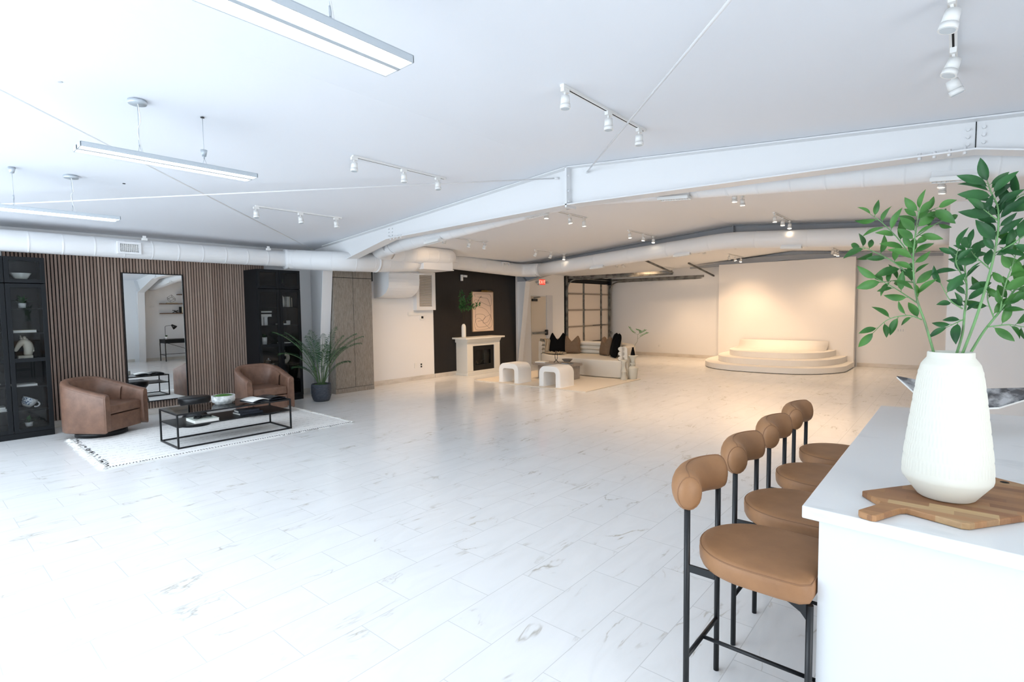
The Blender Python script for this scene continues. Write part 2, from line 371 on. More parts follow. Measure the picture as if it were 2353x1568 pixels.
# baseboards
bb = lambda nm, *b: struct(nm, MB().box(*b), M['base'], bevel=.003)
bb('baseboard_left', XL, XL+.012, 4.86, 5.26, 0, .1)
bb('baseboard_left', XF, XF+.014, 6.36, 8.24, 0, .1)
bb('baseboard_left', XF, XF+.014, 8.26, 11.24, 0, .1)
bb('baseboard_left', XL, XL+.012, -1.2, 4.4, 0, .1)
o = struct('baseboard_back', MB().prism([(-9.38, 16.62, 0), (-5.6, 16.31, 0), (-5.6, 16.295, 0), (-9.38, 16.605, 0)], (0,0,.1)), M['base'])
bb('baseboard_back', -2.02, -.34, 16.285, 16.3, 0, .1)
bb('baseboard_right', XRW-.014, XRW, 1.95, 5.2, 0, .1); bb('baseboard_right', XRW-.014, XRW, 5.5, 9.4, 0, .1)
# black accent panel + slatted wall panel
single('accent_wall_panel', MB().box(XF, XF+.012, 8.25, 11.25, .1, 2.78), M['blackwall'], 'tall black panelled wall covering behind the fireplace', 'wall panel')
t = thing('slatted_wall_panel', 'brown walnut vertical slat wall panel behind mirror and leather chairs', 'wall panel', (XL, 2.7, .1))
O('backing', MB().box(XL, XL+.012, 1.0, 4.42, .1, 2.62), M['blackfelt'], t)
mb = MB(); y = 1.006
while y < 4.41: mb.box(XL+.012, XL+.03, y, y+.0275, .1, 2.62); y += .04
O('slats', mb, M['slat'], t)

# ------------------------------------------------------------------ portal frames
def portal(name, Y, m, label, cols=True, mcol=None, right=True):
    t = thing(name, label, 'steel frame', (RX, Y, 0)); d = .1
    def zt(x): return zc(x)-.004
    L = [(RX, 2.83), (-7.1, 2.76), (-9.06, 2.36)]; Rr = [(RX, 2.83), (.05, 2.74), (1.72, 2.36)]
    for side, pr in (('l', L), ('r', Rr)):
        if side == 'r' and not right: pr = [(RX, 2.83), (-.16, 2.76)]
        out = XL+.01 if side == 'l' else XRW-.01
        xk = pr[-1][0]
        poly = [(x, Y, z) for x, z in pr] + ([(out, Y, pr[-1][1]), (out, Y, zt(out))] if (side == 'l' or right) else [(xk, Y, zt(xk))]) + [(RX, Y, zt(RX))]
        O('web', MB().prism([(a, b-.005, c) for a, b, c in poly], (0,.01,0)), m, t)
        mb = MB()
        for (xa, za), (xb, zb) in zip(pr[:-1], pr[1:]):
            mb.prism([(xa, Y-d, za), (xb, Y-d, zb), (xb, Y-d, zb-.012), (xa, Y-d, za-.012)], (0, 2*d, 0))
        mb.prism([(RX, Y-d, zt(RX)), (pr[-1][0], Y-d, zt(pr[-1][0])), (pr[-1][0], Y-d, zt(pr[-1][0])-.012), (RX, Y-d, zt(RX)-.012)], (0, 2*d, 0))
        O('flange', mb, m, t)
        if side == 'l' or right:
            s = 1 if side == 'l' else -1; xf = out + s*.3
            poly = [(xk, Y-.005, pr[-1][1]), (out, Y-.005, pr[-1][1]), (out, Y-.005, 0), (xf, Y-.005, 0)]
            O('column_web', MB().prism(poly, (0,.01,0)), mcol or m, t)
            poly = [(xk, Y-d, pr[-1][1]), (xk+s*.014, Y-d, pr[-1][1]), (xf+s*.014, Y-d, 0), (xf, Y-d, 0)]
            O('column_flange', MB().prism(poly, (0,2*d,0)), mcol or m, t)
            O('knee_stiffener', MB().prism([(xk, Y-d, pr[-1][1]), (xk, Y+d, pr[-1][1]), (xk+s*.78*-1*.0+(-s)*.35, Y+d, zt(out)-.02), (xk+(-s)*.35, Y-d, zt(out)-.02)], (.01*s, 0, 0)), m, t)
        # bolted splice: plate line and bolts
        sx = pr[1][0]
        if side == 'r' and not right: continue
        mb = MB().box(sx-.003, sx+.003, Y-.010, Y-.004, pr[1][1]+.004, zt(sx)); O('splice_joint', mb, M['dark'] if side == 'r' else m, t)
        for k in range(3):
            for q in (-.045, .045):
                z = pr[1][1]+.05+k*.055
                O('bolt', MB().cyl((sx+q, Y-.006, z), (sx+q, Y-.024, z), .012, n=6), m, t)
        for k in range(4):
            x = sx + (-.06-.09*k if side == 'r' else .06+.09*k); z = pr[1][1] + (2.83-pr[1][1])*abs(x-sx)/abs(RX-sx)
            O('bolt', MB().cyl((x, Y-.06, z-.03), (x, Y-.06, z+.022), .013, n=6), m, t)
    O('ridge_plate', MB().box(RX-.012, RX+.012, Y-d, Y+d, 2.79, RZ-.01), m, t)
    for z in (2.86, 2.98, 3.16): O('bolt', MB().cyl((RX+.012, Y-.07, z), (RX+.032, Y-.07, z), .014, n=6), m, t)
    return t
F1, F2 = 5.35, 11.35
portal('portal_frame', F1, M['steel'], 'nearest white gabled steel roof frame with deep beam across the hall')
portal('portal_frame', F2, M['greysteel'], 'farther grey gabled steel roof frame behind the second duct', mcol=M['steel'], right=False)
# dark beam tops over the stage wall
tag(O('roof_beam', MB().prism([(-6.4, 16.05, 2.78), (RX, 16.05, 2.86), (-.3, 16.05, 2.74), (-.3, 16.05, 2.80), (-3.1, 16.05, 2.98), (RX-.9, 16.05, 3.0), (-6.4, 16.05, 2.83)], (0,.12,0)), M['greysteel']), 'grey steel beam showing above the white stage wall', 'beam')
# roof bracing rods
def rod(p, q, label):
    t = thing('bracing_rod', label, 'rod', ((p[0]+q[0])/2, (p[1]+q[1])/2, min(p[2], q[2])), group=None)
    O('rod', MB().cyl(p, q, .008, n=8), M['steel'], t)
    d = (Vector(p)-Vector(q)).normalized()
    O('end_nut', MB().cyl(Vector(p), Vector(p)-d*.05, .014, n=6), M['steel'], t)
Y0 = -.6
rod((-3.76, F1-.02, 3.17), (-9.3, Y0, zc(-9.3)-.13), 'thin white bracing rod running from beam centre to left, under lights')
rod((-3.36, F1-.02, 3.17), (1.9, Y0, zc(1.9)-.14), 'thin white bracing rod crossing the ceiling right of the beam centre')
rod((-9.3, F1-.1, zc(-9.3)-.06), (-3.7, Y0, 3.12), 'thin white bracing rod running diagonally from far left eave over two lamps')

# ------------------------------------------------------------------ ducts
def arc_pts(pts, r=.28, n=7):
    out = [Vector(pts[0])]
    for a, b, c in zip(pts[:-2], pts[1:-1], pts[2:]):
        a, b, c = Vector(a), Vector(b), Vector(c); u = (a-b).normalized(); v = (c-b).normalized(); rr = min(r, (a-b).length*.49, (c-b).length*.49)
        p, q = b+u*rr, b+v*rr
        for i in range(n+1):
            t = i/n; out.append(p*(1-t)**2+b*2*t*(1-t)+q*t*t)
    out.append(Vector(pts[-1])); return out
def ringed(pts, r, step, w=.005, start=.2):
    pts = [Vector(p) for p in pts]; out = [pts[0]]; rs = [r]; acc = 0; nxt = start; T = 0
    tot = sum((b-a).length for a, b in zip(pts[:-1], pts[1:]))
    for a, b in zip(pts[:-1], pts[1:]):
        L = (b-a).length; d = (b-a).normalized() if L > 1e-9 else Vector((0,0,1))
        while L > 1e-6 and nxt+4.2*w < acc+L:
            for o_, k in ((-w*4, 0), (-w*1.5, 0), (-w, .8), (-w*.6, 1), (w*.6, 1), (w, .8), (w*1.5, 0), (w*4, 0)):
                q = nxt+o_
                if q > acc+1e-4: out.append(a+d*(q-acc)); rs.append(r+.0022*k)
            nxt += step
        acc += L; nxt = max(nxt, acc+4.2*w); out.append(b); rs.append(r)
    return out, rs
def duct(name, label, segs, step=.3, flanges=()):
    t = thing(name, label, 'air duct', tuple(segs[0][0][0]))
    for pts, r, el in segs:
        pp, rr_ = ringed(arc_pts(pts, el), r, step); O('duct_section', MB().tube(pp, rr_, 36), M['duct'], t)
    for p, q, r in flanges: O('collar', MB().cyl(p, q, r, n=36), M['duct'], t)
    return t
d1 = duct('air_duct', 'thick white round duct on left wall above slat panel and bookcases', [([(-9.2, -2.4, 2.53), (-9.2, 4.64, 2.53)], .138, .2), ([(-9.2, 4.62, 2.53), (-9.15, 4.72, 2.53), (-8.36, 5.25, 2.47), (-8.36, 5.95, 2.49), (-8.5, 7.01, 2.56)], .172, .35)], .34,
   [((-9.2, 4.6, 2.53), (-9.19, 4.66, 2.53), .176), ((-8.365, 5.9, 2.49), (-8.37, 5.95, 2.49), .18)])
zz = lambda x: 3.07-.079*abs(x+3.75)
d2 = duct('air_duct', 'nearest white round duct crossing hall just behind the first beam', [([(2.2, 5.8, zz(2.2)), (-3.75, 5.8, zz(-3.75)), (-7.75, 5.8, zz(-7.75))], .168, .3), ([(-7.6, 5.8, zz(-7.6)), (-8.15, 5.82, 2.71), (-8.3, 6.3, 2.70), (-8.35, 7.85, 2.72), (-8.8, 7.98, 2.74)], .17, .35)], .3,
   [((-7.55, 5.8, zz(-7.55)), (-7.6, 5.8, zz(-7.6)), .176)])
z2 = lambda x: 2.92-.067*abs(x+3.6)
d3 = duct('air_duct', 'farther white round duct crossing hall in front of grey beam', [([(-.16, 10.95, z2(-.16)), (-3.6, 10.95, z2(-3.6)), (-8.4, 10.95, z2(-8.4))], .165, .3), ([(-8.3, 10.95, z2(-8.3)), (-8.92, 10.95, 2.62), (-8.95, 10.4, 2.64), (-9.0, 8.25, 2.72)], .17, .5)], .9,
   [((-8.3, 10.95, z2(-8.3)), (-8.33, 10.95, z2(-8.33)), .173)])
def diffuser(x, y, z, L, slope, label, vanes=False):
    t = thing('linear_diffuser', label, 'air diffuser', (x, y, z), group=None)
    p0, p1 = Vector((x-L/2, y, z+slope*L/2)), Vector((x+L/2, y, z-slope*L/2))
    mb = MB()
    for dy in (-.05, .05): mb.bar(p0+Vector((0,dy,0)), p1+Vector((0,dy,0)), .012, .035)
    for p in (p0, p1): mb.bar(p+Vector((0,-.05,0)), p+Vector((0,.05,0)), .012, .03)
    O('housing', mb, M['white'], t)
    O('neck', MB().bar(p0+Vector((0,0,.03)), p1+Vector((0,0,.03)), .03, .08), M['duct'], t)
    mb = MB(); n = int(L/.03)
    for i in range(1, n):
        p = p0+(p1-p0)*(i/n); mb.obox(p+Vector((0,0,-.004)), (.005,.09,.02))
    O('vanes', mb, M['white'], t)
    return t
for x, nm in ((-2.45, 'third from the left'), (-4.37, 'second from the left'), (-6.45, 'leftmost, beside the duct elbow'), (-.05, 'rightmost, partly behind plant')):
    diffuser(x, 5.68, zz(x)-.172, .34, .08 if x > -3.6 else -.08, 'white slot diffuser under the nearest duct, '+nm)
for x, nm in ((-2.42, 'third from the left'), (-4.5, 'second from the left'), (-6.56, 'leftmost'), (-.62, 'rightmost, behind the plant')):
    diffuser(x, 10.85, z2(x)-.172, .34, .067 if x > -3.6 else -.067, 'white slot diffuser under the farther duct, '+nm)
def vent(x, y, z, w, h, nx, nz, label):
    t = thing('wall_vent', label, 'vent', (x, y, z))
    O('frame', MB().box(x-.05, x+.012, y-w/2-.03, y-w/2, z-h/2-.03, z+h/2+.03).box(x-.05, x+.012, y+w/2, y+w/2+.03, z-h/2-.03, z+h/2+.03).box(x-.05, x+.012, y-w/2, y+w/2, z+h/2, z+h/2+.03).box(x-.05, x+.012, y-w/2, y+w/2, z-h/2-.03, z-h/2), M['duct'], t)
    O('cavity', MB().box(x-.05, x-.03, y-w/2, y+w/2, z-h/2, z+h/2), M['dark'], t)
    mb = MB()
    for i in range(1, nx): yy = y-w/2+w*i/nx; mb.box(x-.03, x+.004, yy-.003, yy+.003, z-h/2, z+h/2)
    for i in range(1, nz): q = z-h/2+h*i/nz; mb.box(x-.03, x+.002, y-w/2, y+w/2, q-.003, q+.003)
    O('grille_bars', mb, M['white'], t)
vent(-9.045, 2.26, 2.525, .22, .11, 10, 6, 'square grille vent set in the left wall duct, above the mirror')
vent(-8.80, 10.15, 2.70, .2, .12, 3, 8, 'small grille vent in warm lit duct above the black accent panel')
def strap(p, label):
    single('duct_hanger', MB().box(p[0]-.008, p[0]+.008, p[1]-.02, p[1]+.02, p[2], p[2]+.055).box(p[0]-.03, p[0]+.03, p[1]-.03, p[1]+.03, p[2]-.01, p[2]+.02), M['white'], label, 'duct hanger')
strap((-9.05, 2.45, 2.66), 'small white hanger on left wall duct beside its grille vent')
strap((-9.05, 4.25, 2.66), 'small white hanger on left wall duct above the right bookcase')
strap((-8.9, 9.3, 2.87), 'small white hanger on warm lit duct over black panel, left one')
strap((-8.9, 10.45, 2.86), 'small white hanger on warm lit duct over black panel, right one')
# ------------------------------------------------------------------ air handler group
t = thing('plenum_box', 'white sheet metal box where the wall ducts meet above the grille', 'duct box', (-8.85, 7.4, 2.425))
O('box', MB().box(XF, -8.25, 7.0, 7.8, 2.44, 2.655), M['duct'], t, bevel=.004)
O('lip', MB().box(XF, -8.235, 6.985, 7.815, 2.425, 2.442), M['duct'], t)
O('riser', MB().box(XF, -8.6, 7.2, 8.3, 2.655, 2.72), M['duct'], t)
t = thing('return_cowl', 'white curved sheet metal cowl on wall beside the closet', 'duct cowl', (XF, 6.9, 1.86))
prof = [(XF+.002, 2.43), (-8.9, 2.43), (-8.9, 2.18)]
for i in range(1, 9):
    a = i/8*PI/2; prof.append((XF+.1+(.42)*cos(a), 2.18-.31*sin(a)))
prof.append((XF+.002, 1.86))
O('shell', MB().prism([(x, 6.62, z) for x, z in prof], (0, .8, 0)), M['duct'], t)
O('seam_lip', MB().box(-8.93, -8.888, 6.612, 7.428, 2.24, 2.255).box(-8.98, -8.84, 6.6, 7.5, 2.36, 2.385), M['duct'], t)
O('flange_strip', MB().box(XF, XF+.02, 6.45, 7.2, 1.74, 1.85), M['white'], t)
t = thing('louvered_grille', 'tall beige louvered air grille on wall left of black panel', 'grille', (XF, 7.92, 1.62))
O('box', MB().box(XF, XF+.1, 7.66, 8.22, 1.6, 2.46), M['wall'], t)
O('frame', MB().box(XF+.1, XF+.125, 7.66, 7.74, 1.6, 2.46).box(XF+.1, XF+.125, 8.12, 8.22, 1.6, 2.46).box(XF+.1, XF+.125, 7.74, 8.12, 1.6, 1.68).box(XF+.1, XF+.125, 7.74, 8.12, 2.4, 2.46), M['wall'], t)
mb = MB()
for i in range(30):
    z = 1.69+i*.0237; mb.obox((XF+.108, 7.93, z), (.02, .38, .004), M=Matrix.Rotation(rad(45), 3, 'Y'))
O('louvers', mb, M['louver'], t)
single('access_strip', MB().box(XF, XF+.012, 7.5, 8.1, 1.48, 1.56), M['white'], 'small pale rectangular strip on wall just under the louvered grille', 'wall plate')
t = thing('thermostat', 'small white thermostat with dark screen under the grille', 'thermostat', (XF, 7.9, 1.38))
O('body', MB().box(XF, XF+.02, 7.84, 7.96, 1.38, 1.49), M['white'], t, bevel=.004); O('screen', MB().box(XF+.02, XF+.023, 7.87, 7.93, 1.41, 1.46), M['dark'], t)
t = thing('wall_speaker', 'small black box mounted high beside the closet top', 'speaker', (XF+.1, 6.44, 2.2))
O('body', MB().box(XF, XF+.22, 6.385, 6.45, 2.2, 2.5), M['blackmetal'], t, bevel=.006); O('sensor', MB().ball((XF+.225, 6.42, 2.4), .012), M['blackmetal'], t)
def outlet(p, ax, label, col='white', slots=True, w=.075, h=.115, n=1):
    t = thing('wall_outlet', label, 'outlet', p); x, y, z = p
    if ax == 'x':
        O('plate', MB().box(x, x+.008, y-w/2, y+w/2, z-h/2, z+h/2), M[col], t, bevel=.002)
        if slots: O('sockets', MB().box(x+.008, x+.011, y-.02, y+.02, z+.008, z+.045).box(x+.008, x+.011, y-.02, y+.02, z-.045, z-.008), M['dark'], t)
    else:
        O('plate', MB().box(x-w/2, x+w/2, y-.008, y, z-h/2, z+h/2), M[col], t, bevel=.002)
        if slots:
            mb = MB()
            for k in range(n):
                c = x+(k-(n-1)/2)*.05; mb.box(c-.012, c+.012, y-.01, y-.008, z-.03, z+.03)
            O('sockets', mb, M['seam'], t)
outlet((XF, 7.69, .34), 'x', 'plain white blank plate low on wall left of the dark socket', slots=False)
outlet((XF, 7.85, .33), 'x', 'white wall outlet with dark sockets left of the black panel')
outlet((-7.6, 16.475, .33), 'y', 'white wall outlet low on the back wall behind twig vase', w=.08)
outlet((-1.12, 16.3, .96), 'y', 'triple white switch plate on back wall right of stage', w=.17, n=3)
outlet((-9.42+.0, 11.62, .95), 'x', 'white switch plate on wall left of the exit door', slots=False)
t = thing('security_camera', 'small white camera mounted high on the black panel', 'camera', (XF+.012, 9.19, 2.3))
O('mount', MB().box(XF+.012, XF+.05, 9.14, 9.2, 2.31, 2.46), M['white'], t, bevel=.004); O('head', MB().cyl((XF+.05, 9.2, 2.43), (XF+.13, 9.26, 2.42), .028), M['white'], t)

# ------------------------------------------------------------------ closet
t = thing('built_in_closet', 'tall greige woodgrain closet between column and white wall', 'closet', (-9.25, 5.93, 0))
CX = -9.09
O('body', MB().box(XL+.03, CX-.02, 5.47, 6.34, 0, 2.62), M['closet'], t)
O('plinth', MB().box(CX-.02, CX-.005, 5.47, 6.34, 0, .09), M['closet'], t)
for y0, y1, hy in ((5.475, 5.902, 5.86), (5.908, 6.335, 5.95)):
    dr = O('door', MB().box(CX-.02, CX, y0, y1, .1, 2.235), M['closet'], t, bevel=.002)
    dr = O('upper_door', MB().box(CX-.02, CX, y0, y1, 2.245, 2.6), M['closet'], t, bevel=.002)
    O('handle', MB().tube([(CX, hy, 2.28), (CX+.025, hy, 2.28), (CX+.025, hy, 2.37), (CX, hy, 2.37)], .005, 8), M['galv'], dr)
O('gap_lines', MB().box(CX-.021, CX-.0005, 5.9, 5.91, .1, 2.6).box(CX-.021, CX-.0005, 5.475, 6.335, 2.234, 2.246), M['dark'], t)

# ------------------------------------------------------------------ bookcases
SH = [1.05, .66, .36, .1, 1.36, 1.68, 2.02]
def bookcase(label, y0, y1, m, ndoor=2, shelves=(.12, .36, .66, 1.02, 1.36, 1.68, 2.02)):
    t = thing('glass_door_bookcase', label, 'bookcase', (-9.35, (y0+y1)/2, 0)); xb, xf = XL+.035, -9.15
    O('side_panel', MB().box(xb, xf, y0, y0+.02, 0, 2.33), m, t); O('side_panel', MB().box(xb, xf, y1-.02, y1, 0, 2.33), m, t)
    O('back_panel', MB().box(xb, xb+.012, y0+.02, y1-.02, .06, 2.31), M['blackoak'], t)
    O('top_panel', MB().box(xb, xf, y0+.02, y1-.02, 2.31, 2.33), m, t)
    O('plinth', MB().box(xf-.03, xf, y0+.02, y1-.02, 0, .075), m, t)
    for z in shelves: O('shelf', MB().box(xb+.012, xf-.02, y0+.02, y1-.02, z-.018, z), m, t)
    w = (y1-y0)/ndoor
    for k in range(ndoor):
        a, b = y0+w*k+.003, y0+w*(k+1)-.003
        for z0, z1, rails in ((.08, 1.99, (1.01,)), (2.0, 2.33, ())):
            fr = MB().box(xf, xf+.02, a, a+.048, z0, z1).box(xf, xf+.02, b-.048, b, z0, z1).box(xf, xf+.02, a+.048, b-.048, z0, z0+.05).box(xf, xf+.02, a+.048, b-.048, z1-.05, z1)
            for q in rails: fr.box(xf, xf+.02, a+.048, b-.048, q-.025, q+.025)
            dr = O('door', fr, m, t, bevel=.002)
            O('pane', MB().add([(xf+.01, a+.048, z0+.05), (xf+.01, b-.048, z0+.05), (xf+.01, b-.048, z1-.05), (xf+.01, a+.048, z1-.05)], [(0,1,2,3)]), M['glass'], dr)
    return t
bookcase('black glass door bookcase at the left edge holding horse bust', .16, 1.345, M['blackoak'], 3)
bookcase('black glass door bookcase between slat panel and potted palm', 4.07, 4.84, M['blackoak'])
XS = -9.36
def book_flat(y, z, w, h=.028, d=.2, m='bookw', label='', group=None, x=XS, name='book', rz=0):
    t = thing(name, label, 'book', (x, y, z), rz, group)
    O('pages', MB().box(-d/2+.004, d/2-.004, -w/2+.004, w/2-.004, .003, h-.003), M['page'], t, local=True)
    O('cover', MB().box(-d/2, d/2, -w/2, w/2, 0, .003).box(-d/2, d/2, -w/2, w/2, h-.003, h).box(-d/2, -d/2+.003, -w/2, w/2, .003, h-.003), M[m], t, local=True)
    return t
def potted(y, z, r, h, label, fr=.1, fh=.08, x=XS, name='potted_plant', dens=60, flat=False):
    t = thing(name, label, 'potted plant', (x, y, z))
    O('pot', MB().lathe([(r*.86, 0), (r, h), (r-.006, h), (r-.01, h-.01), (0.0001, h-.012)], (x, y, z), 24), M['white'], t)
    mb = MB(); rnd = random.Random(int(y*1000)); fr *= 1.2; dens = int(dens*1.5)
    for i in range(dens):
        a = rnd.uniform(0, 2*PI); e = rnd.uniform(.15, 1.3); L = rnd.uniform(.5, 1)
        tip = Vector((cos(a)*cos(e)*fr*L, sin(a)*cos(e)*fr*L, sin(e)*fh*L)); b = Vector((x, y, z+h-.01))
        s = tip.cross(Vector((0,0,1))).normalized()*.009; mid = tip*.55+Vector((0,0,fh*.16))
        mb.add([b, b+mid-s, b+tip, b+mid+s], [(0,1,2,3)], True)
    O('foliage', mb, M['leafd'], t); return t
# left bookcase, right door column (centre y 1.13)
book_flat(1.15, 2.02, .24, .03, label='cream book lying under the scalloped white bowl')
def sc_bowl(a, z): return 1+.07*cos(6*a)
single('scalloped_bowl', MB().lathe([(.0001, 0), (.05, 0), (.075, .03), (.105, .085), (.1, .085), (.07, .035), (.045, .01), (.0001, .008)], (XS, 1.135, 2.05), 48, rfun=sc_bowl), M['ceramic'], 'white scalloped bowl on a book in left bookcase top', 'bowl')
potted(1.13, 1.68, .042, .065, 'white pot with spreading green foliage in the left bookcase', .14, .13)
book_flat(1.13, 1.36, .23, .035, m='bookc', label='cream book lying alone above the white horse bust')
# lower sections, left bookcase
book_flat(1.10, .66, .24, .028, label='white book lying above the blue patterned jug')
t = thing('teacup', 'large tilted white cup with blue pattern in left bookcase', 'cup', (XS, 1.13, .36))
R3 = Matrix.Rotation(rad(-28), 4, 'X'); pr = [(.0001, 0), (.04, .0), (.062, .03), (.078, .075), (.08, .12), (.075, .12), (.07, .07), (.05, .02), (.0001, .015)]
mb = MB().lathe(pr, (0,0,0), 32); mb.v = [tuple(R3 @ Vector(v)+Vector((XS, 1.10, .385))) for v in mb.v]; O('bowl', mb, M['white'], t)
mb = MB().lathe([(.0635, .03), (.0795, .075), (.0815, .118)], (0,0,0), 32); mb.f = mb.f[:64]; mb.sm = mb.sm[:64]
mb.f = [f for f in mb.f if sum(mb.v[i][1] for i in f)/4 < .02]; mb.sm = [True]*len(mb.f)
mb.v = [tuple(R3 @ Vector(v)+Vector((XS, 1.10, .385))) for v in mb.v]; O('pattern_band', mb, M['bluewhite'], t)
mb = MB().tube([R3 @ Vector((0, .078+.04*sin(a), .065+.035*cos(a)))+Vector((XS, 1.10, .385)) for a in [i*PI/8 for i in range(9)]], .009, 8); O('handle', mb, M['white'], t)
potted(1.12, .12, .042, .055, 'small white pot with sparse green sprigs, left bookcase bottom', .1, .13, dens=26)
# left-most column things
book_flat(.8, .36, .22, .03, label='lower white book of the pair at far left bookcase edge', group=None)
book_flat(.8, .39, .2, .026, label='upper white book of the pair at far left bookcase edge')
single('serving_dish', MB().lathe([(.0001,0),(.06,0),(.1,.05),(.095,.05),(.0001,.01)], (XS, .78, .66), 28), M['ceramic'], 'white shallow dish behind glass at far left edge of bookcase', 'dish')
# horse bust
t = thing('horse_head_bust', 'cream plaster horse head bust in left bookcase', 'sculpture', (XS, 1.13, 1.02))
O('plinth', MB().box(XS-.05, XS+.05, 1.055, 1.20, 1.02, 1.06), M['horse'], t, bevel=.004)
ZH = lambda z: 1.055+(z-1.055)*1.2
neck = [(1.155,1.055),(1.158,1.08),(1.165,1.12),(1.165,1.16),(1.15,1.195),(1.122,1.212),(1.095,1.20),(1.072,1.17),(1.054,1.14),(1.042,1.118),(1.034,1.104)]
nr = [.050,.046,.050,.056,.056,.048,.040,.030,.023,.021,.013]
hb = MB().tube([(XS, y, ZH(z)) for y, z in neck], nr, 14)
O('head', hb, M['horse'], t, sub=1)
for s in (-1, 1): O('ear', MB().cyl((XS+s*.02, 1.10, 1.275), (XS+s*.028, 1.092, 1.325), .014, .001, 8), M['horse'], t)
mb = MB()
for i in range(7): a = i/6; mb.ball((XS, 1.13+.075*sin(a*1.6), 1.29-.17*a), .02, 5, (1.2,1,1.2))
O('mane', mb, M['horse'], t)
# right bookcase
book_flat(4.27, 1.585, .2, .026, label='white book lying alone in the right bookcase, left side', x=XS)
bpy.data.objects[-1] if False else None
single('shelf_riser', MB().box(XL+.05, -9.2, 4.10, 4.44, 1.578, 1.584), M['blackoak'], 'thin black shelf under lone white book in right bookcase', 'shelf')
def candle(y, z, r, h, label):
    t = thing('candle_jar', label, 'candle jar', (XS, y, z)); O('jar', MB().lathe([(.0001,0),(r,0),(r,h),(r-.004,h),(r-.006,h-.01),(.0001,h-.012)], (XS, y, z), 20), M['white'], t)
    O('wick', MB().cyl((XS, y, z+h-.01), (XS, y, z+h+.005), .0015, n=6), M['blackmetal'], t)
t = thing('white_box', 'taller white box beneath flat one in right bookcase', 'box', (XS, 4.235, 1.36)); O('body', MB().box(XS-.05, XS+.05, 4.14, 4.235, 1.36, 1.5), M['white'], t, bevel=.004); O('lid', MB().box(XS-.055, XS+.055, 4.135, 4.24, 1.5, 1.512), M['white'], t, bevel=.002)
t = thing('white_box', 'white box standing right of its taller twin in bookcase', 'box', (XS, 4.29, 1.36)); O('body', MB().box(XS-.05, XS+.05, 4.255, 4.31, 1.36, 1.5), M['white'], t, bevel=.004); O('lid', MB().box(XS-.055, XS+.055, 4.25, 4.315, 1.5, 1.512), M['white'], t, bevel=.002)
book_flat(4.265, 1.512, .2, .045, label='thick white book laid across two boxes in right bookcase')
potted(4.26, 1.02, .05, .13, 'white footed pot with round green plant in right bookcase', .075, .075, dens=90)
t = thing('book', 'slim cream book leaning beside the white footed pot', 'book', (XS, 4.16, 1.03), 0); Mx = Matrix.Rotation(rad(10), 3, 'X')
O('pages', MB().obox((0,0,.085), (.13,.014,.17), M=Mx), M['page'], t, local=True); O('cover', MB().obox((0,-.009,.087), (.135,.003,.176), M=Mx).obox((0,.009,.087), (.135,.003,.176), M=Mx), M['bookc'], t, local=True)
t = thing('serving_board', 'curvy wooden serving board standing low in right bookcase', 'board', (XS, 4.16, .66)); O('board', MB().prism([(XS-.06, y, z) for y, z in ((4.12,.66),(4.22,.66),(4.225,.72),(4.19,.8),(4.17,.9),(4.165,.98),(4.14,.98),(4.13,.9),(4.12,.8))], (.018,0,0)), M['frame'], t, bevel=.003)
t = thing('glass_cloche', 'small glass dome with knob low in the right bookcase', 'glass dome', (XS, 4.32, .66)); O('plate', MB().lathe([(.0001,0),(.09,0),(.095,.012),(.0001,.014)], (XS, 4.32, .66), 24), M['ceramic'], t)
O('dome', MB().lathe([(.082,.014),(.078,.05),(.055,.08),(.02,.092),(.0001,.094)], (XS, 4.32, .66), 24), M['glass'], t); O('knob', MB().ball((XS, 4.32, .766), .013, 6), M['alu'], t)
book_flat(4.63, 2.02, .17, .024, label='white book under the small pot, right bookcase top')
potted(4.58, 2.044, .036, .07, 'tiny white pot with green sprays, right bookcase top', .1, .1, dens=36)
t = thing('ribbed_vase', 'tall pale ribbed vase beside standing books in right bookcase', 'vase', (XS, 4.59, 1.68))
O('body', MB().lathe([(.0001,0),(.045,0),(.058,.03),(.06,.1),(.05,.17),(.03,.205),(.022,.215),(.024,.235),(.019,.235),(.017,.215),(.0001,.2)], (XS, 4.59, 1.68), 28, rfun=lambda a, z: 1+.02*sin(z*420)), M['ceramic'], t)
for i, (w, h, c) in enumerate(((.022,.19,'bookw'),(.016,.185,'page'),(.02,.19,'bookc'),(.013,.175,'bookk'),(.018,.17,'bookc'))):
    y = 4.675+sum((.024,.018,.022,.015,.02)[:i]); t = thing('book', ['white upright book next to pale ribbed vase', 'second upright book from the ribbed vase, pale', 'third upright book from the ribbed vase, cream', 'slim dark upright book in the row by ribbed vase', 'last cream upright book in row by ribbed vase'][i], 'book', (XS, y, 1.68), 0, 'upright books in the right bookcase')
    O('pages', MB().box(-.06, .058, -w/2+.002, w/2-.002, .003, h-.004), M['page'], t, local=True); O('cover', MB().box(-.065, .065, -w/2, -w/2+.002, 0, h).box(-.065, .065, w/2-.002, w/2, 0, h).box(.062, .065, -w/2, w/2, 0, h), M[c], t, local=True)
book_flat(4.6, 1.36, .16, .026, label='white book under the knot ornament, right bookcase')
single('knot_ornament', MB().tube([(XS+.02*cos(2*a), 4.6+.035*sin(a), 1.41+.015*cos(3*a)) for a in [i*2*PI/24 for i in range(24)]], .006, 8, closed=True), M['brass'], 'small knotted metal ornament on a white book in right bookcase', 'ornament')
candle(4.71, 1.36, .035, .075, 'square looking white candle jar right of knot ornament')
book_flat(4.62, 1.02, .16, .026, label='white book lying above the ring vase in right bookcase')
t = thing('ring_vase', 'cream ring shaped vase with hole in right bookcase', 'vase', (XS, 4.62, .66))
mb = MB().tube([(XS, 4.62+.058*cos(a), .76+.068*sin(a)) for a in [i*2*PI/28 for i in range(28)]], .036, 14, closed=True); O('ring', mb, M['horse'], t)
